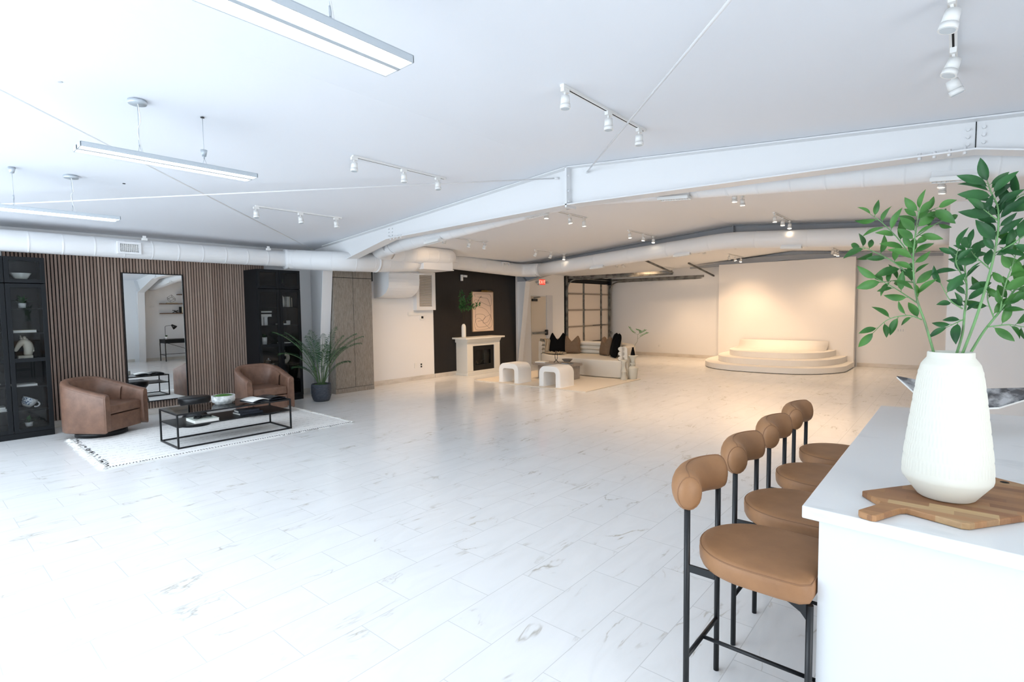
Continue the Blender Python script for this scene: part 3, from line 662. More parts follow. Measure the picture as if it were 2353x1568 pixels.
O('mouth', MB().lathe([(.0001,0),(.035,0),(.03,.06),(.036,.1),(.03,.1),(.0001,.08)], (XS, 4.59, .80), 20), M['horse'], t); O('foot', MB().lathe([(.0001,0),(.04,0),(.035,.04),(.0001,.05)], (XS, 4.62, .66), 20), M['horse'], t)
potted(4.62, .36, .045, .07, 'dark potted greenery low in right bookcase', .1, .09, dens=40)
# ------------------------------------------------------------------ mirror
t = thing('wall_mirror', 'tall black framed mirror hung on the walnut slat panel', 'mirror', (-9.63, 2.7, .12)); xm = XL+.03
y0, y1, z0, z1 = 2.30, 3.09, .225, 2.2
mg = lambda y, z: (xm+.03+.0060*(y-2.7)-.0022*(z-1.2), y, z)
O('glass', MB().add([mg(y0, z0), mg(y1, z0), mg(y1, z1), mg(y0, z1)], [(0,1,2,3)]), M['mirror'], t)
O('backing', MB().box(xm, xm+.022, y0, y1, z0, z1), M['blackmetal'], t)
O('frame', MB().box(xm, xm+.04, y0-.014, y0, z0-.014, z1+.014).box(xm, xm+.04, y1, y1+.014, z0-.014, z1+.014).box(xm, xm+.04, y0, y1, z0-.014, z0).box(xm, xm+.04, y0, y1, z1, z1+.014), M['blackmetal'], t)

# ------------------------------------------------------------------ leather barrel chairs (face local +x)
def barrel_chair(label, loc, rz):
    t = thing('swivel_armchair', label, 'armchair', loc, rz)
    W, D, th = .36, .36, .095
    path = []
    for i in range(5): path.append((D-.0-i*.09, -W))          # right arm going back
    for i in range(1, 16):
        a = -PI/2-PI*i/16; sx, sy = cos(a), sin(a); e = .72
        path.append((-.0+ (D)*(-abs(sx)**e), W*(abs(sy)**e)*(1 if sy > 0 else -1)))
    for i in range(5): path.append((D-(4-i)*.09, W))
    def hz(x): u = min(1, max(0, (D-x)/(2*D))); return .565+.185*(u**1.1)
    rows = []; n = len(path)
    for i, (x, y) in enumerate(path):
        p = Vector((x, y, 0)); a = Vector((*path[max(0, i-1)], 0)); b = Vector((*path[min(n-1, i+1)], 0)); d = (b-a).normalized(); inn = Vector((d.y, -d.x, 0))
        if inn.dot(Vector((.05, 0, 0))-p) < 0: inn = -inn
        h = hz(x); sec = [(.012, .075), (0, .09), (0, h-.035), (.008, h-.012), (.025, h), (th-.025, h), (th-.008, h-.012), (th, h-.035), (th+.01, .42), (th, .12)]
        rows.append([p+inn*o+Vector((0,0,z)) for o, z in sec])
    piping = [p[2]+Vector((0,0,.001)) for p in rows]
    def endrows(r0):
        c = Vector((sum(v.x for v in r0)/10, sum(v.y for v in r0)/10, .33)); o_ = []
        for fx, ins in ((.012, .004), (.02, .014)):
            o_.append([Vector((v.x+fx, v.y+(c.y-v.y)/abs(c.y-v.y)*min(ins, abs(c.y-v.y)), v.z+(ins if v.z < .2 else (-ins if v.z > .5 else 0)))) for v in r0])
        return o_
    e0, e1 = endrows(rows[0]), endrows(rows[-1]); rows = e0[::-1]+rows+e1
    mb = MB().grid(rows, True, True); m = len(rows[0]); n = len(rows)
    # end faces as quads between outer and inner sides
    for base, fl in ((0, False), ((n-1)*m, True)):
        for k in range(4):
            q = [base+k, base+k+1, base+m-2-k, base+m-1-k]
            if k == 4: continue
            mb.f.append(q[::-1] if fl else q); mb.sm.append(False)
    O('shell', mb, M['leather_b'], t, local=True)
    O('piping', MB().tube(piping, .0022, 6), M['leather_b'], t, local=True)
    lin_ = rows[2+3:n-2-3]
    O('inner_lining', MB().grid([[r_[7]+(Vector((0,0,r_[7].z))-r_[7])*.03, r_[7]+(Vector((0,0,r_[7].z))-r_[7])*.09+Vector((0,0,-.03)), r_[8]+(Vector((0,0,.42))-r_[8])*.10, r_[8]+(Vector((0,0,.40))-r_[8])*.06+Vector((0,0,-.08))] for r_ in lin_], True), M['leather_b'], t, local=True)
    poly = [(x*.72+.0, y*.72) for x, y in path[6:-6]]
    seat = [(D-.005, W-th-.004), (D-.005, -W+th+.004)] + [(x, y) for x, y in [(max(-.27, px), py) for px, py in poly]]
    O('seat_cushion', MB().prism([(x, y, .30) for x, y in seat], (0,0,.12)), M['leather_b'], t, local=True, bevel=.025)
    O('front_rail', MB().prism([(x-.015, y, .085) for x, y in seat], (0,0,.205)), M['leather_b'], t, local=True, bevel=.006)
    O('swivel_base', MB().lathe([(.0001,0),(.28,0),(.28,.07),(.0001,.075)], (0,0,.0), 40), M['blackmetal'], t, local=True)
    return t
barrel_chair('brown leather swivel armchair left of coffee table, seen from its side', (-8.61, 1.737, 0.012), rad(36.3))
barrel_chair('brown leather swivel armchair facing forward before right bookcase', (-8.37, 3.74, 0.012), rad(-4))

# ------------------------------------------------------------------ striped rug
t = thing('area_rug', 'ivory wool rug with dashed black lines and fringe under coffee table', 'rug', (-7.55, 2.79, 0), rad(-1.2))
O('pile', MB().box(-.95, .95, -1.4, 1.42, 0, .012), M['rug'], t, local=True, bevel=.004)
mb = MB()
y = -1.38
while y < 1.4: mb.obox((.935, y, .0135), (.032, .006, .004), random.uniform(-.5, .5)); y += random.uniform(.026, .034)
for k in range(60): mb.obox((random.uniform(-.93, .93), -1.375+random.uniform(-.02, .02), .0135), (.008, .022, .004), random.uniform(-.6, .6))
O('border_stitches', mb, M['ink'], t, local=True)['kind'] = 'stuff'
for s in (-1, 1):
    mb = MB()
    for k in range(260):
        x = -.95+1.9*k/259; yb = 1.40*s; L = random.uniform(.035, .08)+.015*sin(k*.7); a = random.uniform(-.9, .9); z = random.uniform(.004, .014)
        mb.tube([(x, yb, .008), (x+a*.03, yb+s*L*.5, z+.008), (x+a*.06, yb+s*L, .004)], [.005, .0035, .001], 5)
    O('fringe', mb, M['tasselw'], t, local=True)['kind'] = 'stuff'

# ------------------------------------------------------------------ coffee table
t = thing('coffee_table', 'black metal frame coffee table with glass top on ivory rug', 'coffee table', (-7.17, 2.765, .012))
x0, x1, y0, y1, zt = -7.47, -6.87, 2.09, 3.44, .42; b = .009
for x in (x0, x1):
    for y in (y0, y1): O('leg', MB().box(x-b, x+b, y-b, y+b, .012, zt), M['blackmetal'], t)
for z, nm in ((zt-b, 'top_frame'), (.021, 'bottom_frame')):
    mb = MB()
    for x in (x0, x1): mb.box(x-b, x+b, y0+b, y1-b, z-b, z+b)
    for y in (y0, y1): mb.box(x0+b, x1-b, y-b, y+b, z-b, z+b)
    O(nm, mb, M['blackmetal'], t)
O('glass_top', MB().box(x0+b, x1-b, y0+b, y1-b, zt-.006, zt), M['tglass'], t)
O('lower_shelf', MB().box(x0, x1, y0, y1, .258, .27), M['blackmetal'], t)
zt += .001
t = thing('moss_bowl', 'mottled white stone bowl filled with green moss on coffee table', 'planter bowl', (-7.24, 2.74, zt))
O('bowl', MB().lathe([(.0001,0),(.10,0),(.102,.014),(.128,.022),(.136,.05),(.136,.105),(.126,.105),(.12,.06),(.0001,.05)], (-7.24, 2.74, zt), 40), M['cutstone'], t)
mb = MB().lathe([(.124,.085),(.11,.1),(.07,.112),(.0001,.118)], (-7.24, 2.74, zt), 24); O('moss', mb, M['moss'], t)
# open magazine
t = thing('open_magazine', 'open photo magazine spread on the coffee table glass', 'magazine', (-7.13, 3.2, zt), rad(6))
def spread(sgn):
    rows = []
    for i in range(9):
        u = i/8; z = .004+.026*(1-(1-u)**2)*(1-u)*3*.8+.004
        rows.append([Vector((x, sgn*(.005+u*.225), z)) for x in (-.15, .15)])
    return rows
for s, m_, nm in ((-1, 'page', 'left_page'), (1, 'photod', 'right_page')):
    O(nm, MB().grid(spread(s)), M[m_], t, local=True, solid=.008)
O('photo_print', MB().grid([[Vector((x, -(.06+.12*i/4), .0175+.0028*(4-i)/4+.0055)) for x in (-.07, .08)] for i in range(5)]), M['photod'], t, local=True)
O('cover', MB().box(-.155, .155, -.235, .235, .0, .004), M['bookk'], t, local=True)
# tray book with ornament, stack on shelf
book_flat(2.42, .271, .27, .035, .30, 'bookw', 'large white book under black ornament on coffee table shelf', x=-7.05)
t = thing('black_ornament', 'matte black twisted ornament on a white book, coffee table shelf', 'ornament', (-7.05, 2.42, .306))
for k in range(3): O('link', MB().tube([(-7.05+.05*cos(a)*(.6 if k == 1 else 1), 2.365+.055*k+.034*sin(a), .321+.008*sin(a+k)) for a in [i*2*PI/18 for i in range(18)]], .011, 8, closed=True), M['blackmetal'], t)
book_flat(2.98, .271, .3, .026, .2, 'bookk', 'lower charcoal book of the stack on coffee table shelf', x=-7.1, rz=rad(184))
book_flat(2.97, .297, .26, .028, .17, 'bookk', 'upper charcoal book of the stack on coffee table shelf', x=-7.11, rz=rad(177))
t = thing('hourglass_side_table', 'black hourglass side table between mirror and coffee table', 'side table', (-8.2, 2.72, 0.012))
O('top', MB().lathe([(.0001,.41),(.196,.41),(.2,.40),(.2,.36),(.19,.33),(.15,.275),(.112,.23)][::-1], (-8.2, 2.72, .0), 48), M['blackmetal'], t)
O('base', MB().lathe([(.0001,.012),(.19,.012),(.19,.05),(.17,.12),(.13,.19),(.112,.232)], (-8.2, 2.72, .0), 48), M['blackmetal'], t)

# ------------------------------------------------------------------ palm
PX_, PY_ = -8.66, 4.92
t = thing('potted_palm', 'green palm in ribbed charcoal pot beside the right bookcase', 'potted plant', (PX_, PY_, 0))
rib = lambda a, z: 1+.008*sin(z*260)
O('pot', MB().lathe([(.0001,0),(.125,0),(.15,.04),(.168,.1),(.172,.24),(.166,.30),(.158,.31),(.15,.3),(.15,.27),(.0001,.265)], (PX_, PY_, 0), 48, rfun=rib), M['pot'], t)
O('moss', MB().lathe([(.15,.275),(.12,.295),(.06,.305),(.0001,.31)], (PX_, PY_, 0), 24), M['moss'], t)
rnd = random.Random(3); stems = MB(); leaf = MB()
def frond(az, L, lean, droop, leafstart=.42, w=.15):
    p = Vector((PX_+.04*cos(az), PY_+.04*sin(az), .28)); h = Vector((cos(az), sin(az), 0)); pts = [p.copy()]; th = PI/2-lean*.25
    N = 22
    for i in range(N):
        u = i/N; th = PI/2-lean*(.35+.65*u)-droop*u*u; p = p+(h*cos(th)+Vector((0,0,sin(th))))*(L/N); pts.append(p.copy())
    stems.tube(pts, [.006*(1-.7*i/N)+.0012 for i in range(N+1)], 5)
    side = h.cross(Vector((0,0,1))).normalized()
    for i in range(int(N*leafstart), N+1):
        for sub in (0, .33, .66):
            if i == N and sub: continue
            q = pts[i]+((pts[min(N, i+1)]-pts[i])*sub); d = (pts[min(N, i+1)]-pts[max(0, i-1)]).normalized(); u = (i+sub-N*leafstart)/(N*(1-leafstart))
            up = side.cross(d).normalized(); ll = w*math.sin(PI*min(1, .18+.82*u))**.6*(1-.35*u)*1.2+.02
            for s in (-1, 1):
                ll *= rnd.uniform(.8, 1.1); dz = rnd.uniform(.0, .035); sw = rnd.uniform(.45, .8); tip = q+(side*s*.8+d*sw+up*(.16))*ll-Vector((0,0,.015+dz)); mid = q+(side*s*.45+d*(sw*.45)+up*.15)*ll; ww = d*.0036
                leaf.add([q-ww*.4, mid-ww, tip, mid+ww], [(0,1,2,3)], True)
# azimuths measured around the pot: image-right is about +40 deg world, image-left about 220 deg
CR = math.atan2(math.cos(rad(-40.35))*0+0, 1)
for az, L, lean, droop in ((50, 1.15, .62, .55), (42, 1.2, .85, .45), (60, 1.08, .78, .75), (30, 1.02, .5, .35), (258, 1.3, .72, .55), (248, 1.15, .5, .55), (262, 1.0, .85, .9), (240, .9, .32, .5),
    (140, 1.0, .35, .4), (100, 1.12, .32, .35), (300, 1.02, .36, .5), (340, .95, .5, .7), (20, .92, .62, .7), (80, .85, .5, .8), (260, .9, .4, .7), (180, 1.05, .28, .3), (0, .8, .3, .5), (255, .62, 1.0, .8), (48, .68, 1.02, .6), (320, .6, .8, 1.0)):
    frond(rad(az), L*.98, lean, droop)
O('stems', stems, M['palmstem'], t); O('fronds', leaf, M['palm'], t)

# ------------------------------------------------------------------ fireplace group
t = thing('electric_fireplace', 'white mantel fireplace with black insert against the black panel', 'fireplace', (-9.2, 9.52, 0))
xa, xb = XF+.014, -9.02
O('mantel_shelf', MB().box(xa, xb+.1, 8.82, 10.22, .885, .925), M['mantel'], t, bevel=.006)
O('crown_moulding', MB().prism([(xa, 8.92, .80), (xb+.02, 8.92, .80), (xb+.07, 8.92, .885), (xa, 8.92, .885)], (0, 1.2, 0)), M['mantel'], t)
for a, b2 in ((8.95, 9.15), (9.93, 10.13)): O('pilaster', MB().box(xa, xb, a, b2, .1, .80), M['mantel'], t, bevel=.004)
O('header', MB().box(xa, xb-.01, 9.15, 9.93, .71, .80), M['mantel'], t)
O('base_plinth', MB().box(xa, xb+.03, 8.92, 10.16, 0, .06).box(xa, xb+.015, 8.94, 10.14, .06, .1), M['mantel'], t, bevel=.003)
O('firebox_surround', MB().box(xb-.1, xb-.03, 9.15, 9.93, .1, .24).box(xb-.1, xb-.03, 9.15, 9.93, .6, .71).box(xb-.1, xb-.03, 9.15, 9.27, .24, .6).box(xb-.1, xb-.03, 9.81, 9.93, .24, .6), M['firebox'], t)
O('firebox_back', MB().box(xa, xa+.02, 9.2, 9.85, .12, .68), M['firescreen'], t)
O('fire_glass', MB().add([(xb-.05, 9.27, .24), (xb-.05, 9.81, .24), (xb-.05, 9.81, .6), (xb-.05, 9.27, .6)], [(0,1,2,3)]), M['glass'], t)
for k in range(6): O('log', MB().cyl((xb-.2+.03*(k % 2), 9.32+.07*k, .24), (xb-.14-.03*(k % 3), 9.36+.075*k, .33-.02*(k % 2)), .018, .014, 10), M['log'], t)
t = thing('bottle_vase', 'tall white bullet shaped vase on the fireplace mantel', 'vase', (-9.16, 8.98, .925))
O('body', MB().lathe([(.0001,0),(.05,0),(.055,.02),(.055,.25),(.048,.29),(.03,.32),(.02,.33),(.015,.325),(.0001,.3)], (-9.16, 8.98, .925), 28), M['ceramic'], t)
t = thing('leafy_branch', 'dark green leafy branch in the white mantel vase', 'branch', (-9.16, 8.98, 1.2))
mb = MB(); lf = MB(); rnd = random.Random(11)
def leafquad(lf, q, d, L, w, nrm):
    s = d.cross(nrm).normalized()*w; lf.add([q, q+d*L*.45+s, q+d*L, q+d*L*.45-s], [(0,1,2,3)], True)
for e in ((8.85, 2.0, -9.1), (9.12, 1.95, -9.0), (9.3, 1.72, -8.98), (8.9, 1.72, -9.15), (9.0, 1.85, -9.2)):
    a = Vector((-9.16, 8.98, 1.22)); b_ = Vector((e[2], e[0], e[1])); c = Vector((-9.14, 8.93, 1.65)); pts = [a*(1-u)**2+c*2*u*(1-u)+b_*u*u for u in [i/10 for i in range(11)]]
    mb.tube(pts, .0025, 6)
    for i in range(6, 11):
        for k in range(11):
            d = Vector((rnd.uniform(-.4, .6), rnd.uniform(-1, 1), rnd.uniform(-.6, .8))).normalized(); q = pts[i]+d*rnd.uniform(0, .05); leafquad(lf, q, d, .06, .018, Vector((1, rnd.uniform(-.5, .5), rnd.uniform(-.5, .5))))
O('stem', mb, M['soil'], t); O('foliage', lf, M['leafd'], t)
t = thing('framed_artwork', 'cream abstract line drawing in a thin frame above fireplace', 'artwork', (XF+.03, 9.9, 1.04))
xa = XF+.013
O('canvas', MB().box(xa, xa+.03, 9.52, 10.28, 1.05, 2.04), M['canvas'], t)
O('frame', MB().box(xa, xa+.038, 9.508, 9.52, 1.038, 2.052).box(xa, xa+.038, 10.28, 10.292, 1.038, 2.052).box(xa, xa+.038, 9.52, 10.28, 1.038, 1.05).box(xa, xa+.038, 9.52, 10.28, 2.04, 2.052), M['frame'], t)
def sm(pts, n=8):
    out = []; m = len(pts)
    for i in range(m-1):
        p0, p1, p2, p3 = [Vector(pts[max(0, min(m-1, i+k))]) for k in (-1, 0, 1, 2)]
        for k in range(n):
            u = k/n; out.append(.5*((2*p1)+(p2-p0)*u+(2*p0-5*p1+4*p2-p3)*u*u+(3*p1-p0-3*p2+p3)*u**3))
    out.append(Vector(pts[-1])); return out
for ln in ([(9.62,1.93),(9.6,1.99),(9.9,2.0),(10.18,1.97),(10.2,1.7),(9.95,1.75),(9.66,1.85),(9.58,1.8),(9.64,1.7),(10.0,1.6),(10.22,1.35),(10.2,1.15),(9.9,1.08),(9.62,1.1),(9.6,1.3),(9.75,1.38),(10.0,1.2),(10.15,1.1)],
           [(9.7,1.92),(9.95,1.9),(10.1,1.85),(10.2,1.55),(10.1,1.3),(9.9,1.25),(9.95,1.38),(10.2,1.45),(10.1,1.2),(9.8,1.15),(9.66,1.2),(9.62,1.45),(9.85,1.48),(9.98,1.42),(9.9,1.33),(9.7,1.3)],
           [(9.6,1.6),(9.7,1.8),(9.85,1.95),(9.75,1.85),(9.63,1.62),(9.62,1.4)]):
    O('ink_line', MB().tube([(xa+.031, p.x, p.y) for p in sm([Vector((a, b_, 0)) for a, b_ in ln])], .0026, 5), M['ink'], t)
t = thing('picture_light', 'small brass picture light on top of the abstract artwork', 'picture light', (XF+.05, 9.97, 2.06))
O('shade', MB().cyl((XF+.1, 9.78, 2.075), (XF+.1, 10.2, 2.075), .02), M['brass'], t); O('arm', MB().tube([(XF+.014, 9.98, 2.06), (XF+.06, 9.98, 2.1), (XF+.1, 9.98, 2.09)], .006, 6), M['brass'], t)

# ------------------------------------------------------------------ exit wall
t = thing('exit_sign', 'lit red exit sign with two side lamps above the door', 'exit sign', (XF, 12.44, 2.3))
O('housing', MB().box(XF, XF+.04, 12.27, 12.61, 2.29, 2.48), M['white'], t, bevel=.004)
O('red_face', MB().box(XF+.04, XF+.044, 12.30, 12.58, 2.31, 2.46), M['exit'], t)
for s, y in ((-1, 12.21), (1, 12.67)): O('emergency_lamp', MB().cyl((XF+.02, y, 2.38), (XF+.09, y, 2.37), .035), M['alu'], t)
def ltr(c, segs):
    mb = MB(); x = XF+.0444
    for (a, z0), (b, z1) in segs: mb.bar((x, c+a*.042, 2.385+z0*.085), (x, c+b*.042, 2.385+z1*.085), .002, .015)
    O('letter', mb, M['exitl'], t)
ltr(12.335, [((-.4,-.55),(-.4,.55)), ((-.4,.5),(.5,.5)), ((-.4,0),(.35,0)), ((-.4,-.5),(.5,-.5))])
ltr(12.41, [((-.5,-.55),(.5,.55)), ((.5,-.55),(-.5,.55))]); ltr(12.475, [((0,-.55),(0,.55))]); ltr(12.54, [((0,-.55),(0,.5)), ((-.6,.5),(.6,.5))])
ca, cb_ = 11.94, 12.72
t = struct('door_1', MB().box(XF, XF+.012, ca, cb_-.06, .01, 1.98), M['doorp'])
dd = ploc(t)
O('door_frame', MB().box(XF, XF+.02, cb_-.03, cb_+.26, 0, 2.0), M['doorf'], t)
O('door_seam', MB().box(XF+.0125, XF+.014, cb_-.075, cb_-.062, .01, 1.98).box(XF+.0125, XF+.014, ca, cb_-.06, 1.965, 1.98), M['seam'], t)
bar = O('panic_bar', MB().box(XF+.04, XF+.075, ca+.02, cb_-.1, .87, .93), M['galv'], t, bevel=.004)
O('latch_case', MB().box(XF+.012, XF+.09, cb_-.14, cb_-.05, .82, .98), M['blackmetal'], t, bevel=.02)
O('door_closer', MB().box(XF+.012, XF+.06, ca+.02, ca+.25, 1.82, 1.89), M['blackmetal'], t, bevel=.004)
O('closer_arm', MB().bar((XF+.06, ca+.08, 1.91), (XF+.03, ca+.42, 1.945), .012, .02).bar((XF+.06, ca+.06, 1.93), (XF+.03, ca+.38, 1.955), .01, .012), M['galv'], t)
# garage door
t = thing('garage_door', 'sectional beige garage door with grey steel ribs on left wall', 'garage door', (XF, 15.2, 0))
ga, gb = 13.78, 16.5
zs = [0, .03, .49, 1.02, 1.55, 2.07, 2.42]
for a, b2 in zip(zs[1:-1], zs[2:]): O('panel', MB().box(XF-.06, XF-.03, ga, gb, a+.003, b2-.003), M['gar'], t)
O('opening_back', MB().box(XL-.1, XL-.05, ga-.1, gb+.1, 0, 2.65), M['dark'], t)
for z in zs[2:-1]:
    O('rail', MB().box(XF-.03, XF-.003, ga, gb, z-.024, z+.024), M['garrail'], t)
for y in (ga+.03, 14.76, 15.86, gb-.08):
    O('stile', MB().box(XF-.03, XF+.005, y-.03, y+.03, .03, 2.42), M['galv'], t)
    for z in zs[2:-1]: O('hinge', MB().box(XF, XF+.02, y-.035, y+.035, z-.03, z+.03), M['galv'], t)
O('strut', MB().box(XF-.005, XF+.02, 15.3, 16.1, 1.03, 1.045).box(XF-.005, XF+.02, 15.3, 15.95, .5, .515), M['blackmetal'], t)
for y, xe in ((ga-.04, -5.95), (gb-.12, -5.75)):
    zr = 2.50
    pts = arc_pts([(XF+.03, y, .02), (XF+.03, y, zr), (xe, y, zr)], .38, 10)
    O('track_rail', MB().tube(pts, .022, 8), M['galv'], t)
    O('angle_iron', MB().box(XF-.01, XF+.03, y-.04, y+.04, 0, 2.62).bar((XF+.1, y-.02, zr+.06), (xe, y-.02, zr+.06), .01, .07), M['galv'], t)
    O('hanger_brace', MB().bar((xe, y, zr+.03), (xe-.35, y-1.2, zc(xe-.3, 13)-.02), .04, .04), M['galv'], t)
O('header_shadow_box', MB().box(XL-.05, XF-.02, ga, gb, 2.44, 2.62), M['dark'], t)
O('torsion_shaft', MB().cyl((XF+.06, ga, 2.55), (XF+.06, gb-.1, 2.55), .014, n=10), M['galv'], t)
O('bracket', MB().box(XF-.01, XF+.09, gb-.2, gb-.1, 2.4, 2.62), M['blackmetal'], t)
O('cable_drum', MB().cyl((XF+.04, gb-.05, .75), (XF+.04, gb-.12, .75), .05), M['galv'], t)

# ------------------------------------------------------------------ stage
SY = 16.0
t = thing('stage_backdrop_wall', 'tall white freestanding backdrop wall behind the curved stage', 'backdrop', (-3.78, SY+.1, 0))
O('panel', MB().box(-5.5, -2.065, SY, SY+.2, 0, 2.84), M['backdrop'], t, bevel=.003)
def tier(cx, a, b, ex=2.7, n=48, xmax=-2.045):
    pts = []
    for i in range(n+1):
        th = PI+PI*i/n; cx_, sy_ = cos(th), sin(th)
        x = cx+a*abs(cx_)**(2/ex)*(1 if cx_ > 0 else -1); y = SY-.002+b*abs(sy_)**(2/ex)*(-1)
        pts.append((min(x, xmax), y))
    return pts
t = thing('stage', 'white three tier curved stage at the far end', 'stage', (-3.7, 15, 0))
for z0, z1, (cx, a, b), nm in ((.0, .145, (-3.72, 1.78, 2.55), 'lower_step'), (.145, .29, (-3.70, 1.5, 2.15), 'middle_step'), (.29, .435, (-3.70, 1.25, 1.75), 'top_platform')):
    O(nm, MB().prism([(x, y, z0+(.012 if z0 == 0 else 0)) for x, y in tier(cx, a, b)], (0,0,z1-z0-(.012 if z0 == 0 else 0))), M['stage'], t, bevel=.006)
O('shadow_gap_base', MB().prism([(x, y, 0) for x, y in tier(-3.72, 1.76, 2.53, xmax=-2.06)], (0,0,.012)), M['dark'], t)
t = thing('backdrop_roll', 'low curved white sweep of sheeting standing on the stage', 'backdrop', (-3.7, 15.7, .435))
prof = [(15.35, .437), (15.6, .44), (15.75, .46), (15.86, .52), (15.92, .62), (15.94, .66)]
O('sheet', MB().grid([[(x, y, z) for y, z in prof] for x in (-4.85, -4, -3.2, -2.62)]), M['stage'], t, solid=.004)

# ------------------------------------------------------------------ lounge at the back
single('area_rug', MB().box(-8.32, -5.38, 8.47, 10.74, 0, .014), M['creamrug'], 'plain cream rug under the white curved sofa and footstools', 'rug', bevel=.004)
SC = Vector((-7.22, 10.57, 0)); zr = .014
t = thing('curved_sofa', 'cream curved sofa with channel tufted back on the cream rug', 'sofa', (-7.3, 11.2, zr))
A0, A1 = rad(-3), rad(150)
def sp(a, r, z): return SC+Vector((cos(a)*r*1.0, sin(a)*r*.86, z))
NA = 40
def roll(zc_, rz_, rr, rmid, nm, mat_='sofab'):
    rows = []
    for i in range(NA+1):
        a = A0+(A1-A0)*i/NA; e = 1
        rows.append([sp(a, rmid+rr*cos(k*2*PI/14)*e, zc_+rz_*sin(k*2*PI/14)*e) for k in range(14)])
    mb = MB().grid(rows, True, True)
    mb.f.append([k for k in range(14)]); mb.sm.append(False); mb.f.append([NA*14+k for k in range(14)][::-1]); mb.sm.append(False)
    O(nm, mb, M[mat_], t)
for z in (.47, .575, .68): roll(z, .0535, .085, 1.49, 'back_roll')
rows = []
for i in range(NA+1):
    a = A0+(A1-A0)*i/NA
    rows.append([sp(a, r, z) for r, z in ((1.50, zr+.01), (1.50, .71), (1.53, .735), (1.60, .735), (1.64, .70), (1.65, .3), (1.64, zr+.01))])
mb = MB().grid(rows, True); mb.f.append(list(range(7))); mb.sm.append(False); mb.f.append([NA*7+k for k in range(7)][::-1]); mb.sm.append(False)
O('back_shell', mb, M['sofab'], t)
ang = [A0+(A1-A0)*i/NA for i in range(NA+1)]
inner = [sp(a, 1.5, 0) for a in ang]
p0, p1 = sp(A0, 1.44, 0), sp(A1, 1.44, 0)
fc = []
for i in range(1, 14):
    u = i/14; q = p1*(1-u)+p0*u; q = q+Vector((-.12, -.55, 0))*math.sin(PI*u)**.8*.55; fc.append(q)
poly = [(p.x, p.y) for p in inner]+[(p.x, p.y) for p in fc]
O('seat', MB().prism([(x, y, zr+.01) for x, y in poly], (0,0,.395)), M['sofab'], t, bevel=.035)
def cushion(name, label, p, w, h, rz, m, tilt=.22, group=None):
    t = thing(name, label, 'cushion', p, rz, group); N = 16; fr = []; bk = []
    for i in range(N+1):
        v = i/N; rf = []; rb = []
        for k in range(N+1):
            u = k/N*2-1
            au = abs(u); notch = .42*max(0, 1-au/.66)**1.1*v**3+(.30*((au-.66)/.34)**1.6*v**3 if au > .66 else 0)
            top = h*(1-notch); x = u*w/2*(1-.10*math.sin(PI*v)*.6-.06*(v**4)) ; z = v*top
            d = .085*((1-u**4)*(1-(2*v-1)**4))**.6*(1-.5*max(0, 1-abs(u)/.4)*v**2)
            rf.append(Vector((x, -d, z))); rb.append(Vector((x, d, z)))
        fr.append(rf); bk.append(rb)
    R = Matrix.Rotation(-tilt, 3, 'X')
    mb = MB().grid([[R @ p for p in r] for r in fr]); mb.grid([[R @ p for p in r[::-1]] for r in bk]); O('cover', mb, M[m], t, local=True)
    return t
zs_ = zr+.41
def onring(deg, r): return sp(rad(deg), r, zs_)
cushion('scatter_cushion', 'black pointed cushion at left end of sofa beside throw', onring(133, 1.26), .46, .56, rad(30), 'black_c')
cushion('scatter_cushion', 'taupe pointed cushion left of the sofa middle, against black one', onring(116, 1.24), .50, .48, rad(14), 'taupe_c')
cushion('scatter_cushion', 'taupe pointed cushion at right side of sofa beside black one', onring(67, 1.18), .44, .48, rad(-28), 'taupe_c')
cushion('scatter_cushion', 'white cushion mostly hidden between taupe and black cushions on sofa', onring(52, 1.30), .40, .42, rad(-42), 'sofab')
cushion('scatter_cushion', 'black pointed cushion at right end of sofa near pedestals', onring(38, 1.14), .58, .60, rad(-50), 'black_c')
# throw draped on the left end
t = thing('throw_blanket', 'beige crumpled throw blanket draped over left sofa end', 'blanket', sp(rad(150), 1.3, zs_))
rows = []
for i in range(49):
    u = i/48; a = rad(122+26*u); row = []
    for k in range(40):
        v = k/39
        if v < .2: r, z = 1.672, .775-.42*(.2-v)/.2
        elif v < .34: r, z = 1.672-(v-.2)/.14*.30, .785
        elif v < .66: r, z = 1.372, .775-(v-.34)/.32*.335
        else: r, z = 1.372-(v-.66)/.34*.62, .448
        w = .5+.5*math.sin(u*44+2.2*math.sin(v*6)+math.sin(u*9)*2); w2 = .5+.5*math.sin(u*23+v*14)
        if v < .2: row.append(sp(a, r+.012*w, z))
        elif v < .34: row.append(sp(a, r, z+.012*w))
        elif v < .66: row.append(sp(a, r-.042*w-.01*w2, z))
        else: row.append(sp(a+.10*math.sin((v-.66)*9)*(1-u*.5), r, z+.03*w*w2+.01*w))
    rows.append(row)
O('cloth', MB().grid(rows), M['throw'], t, solid=.008)
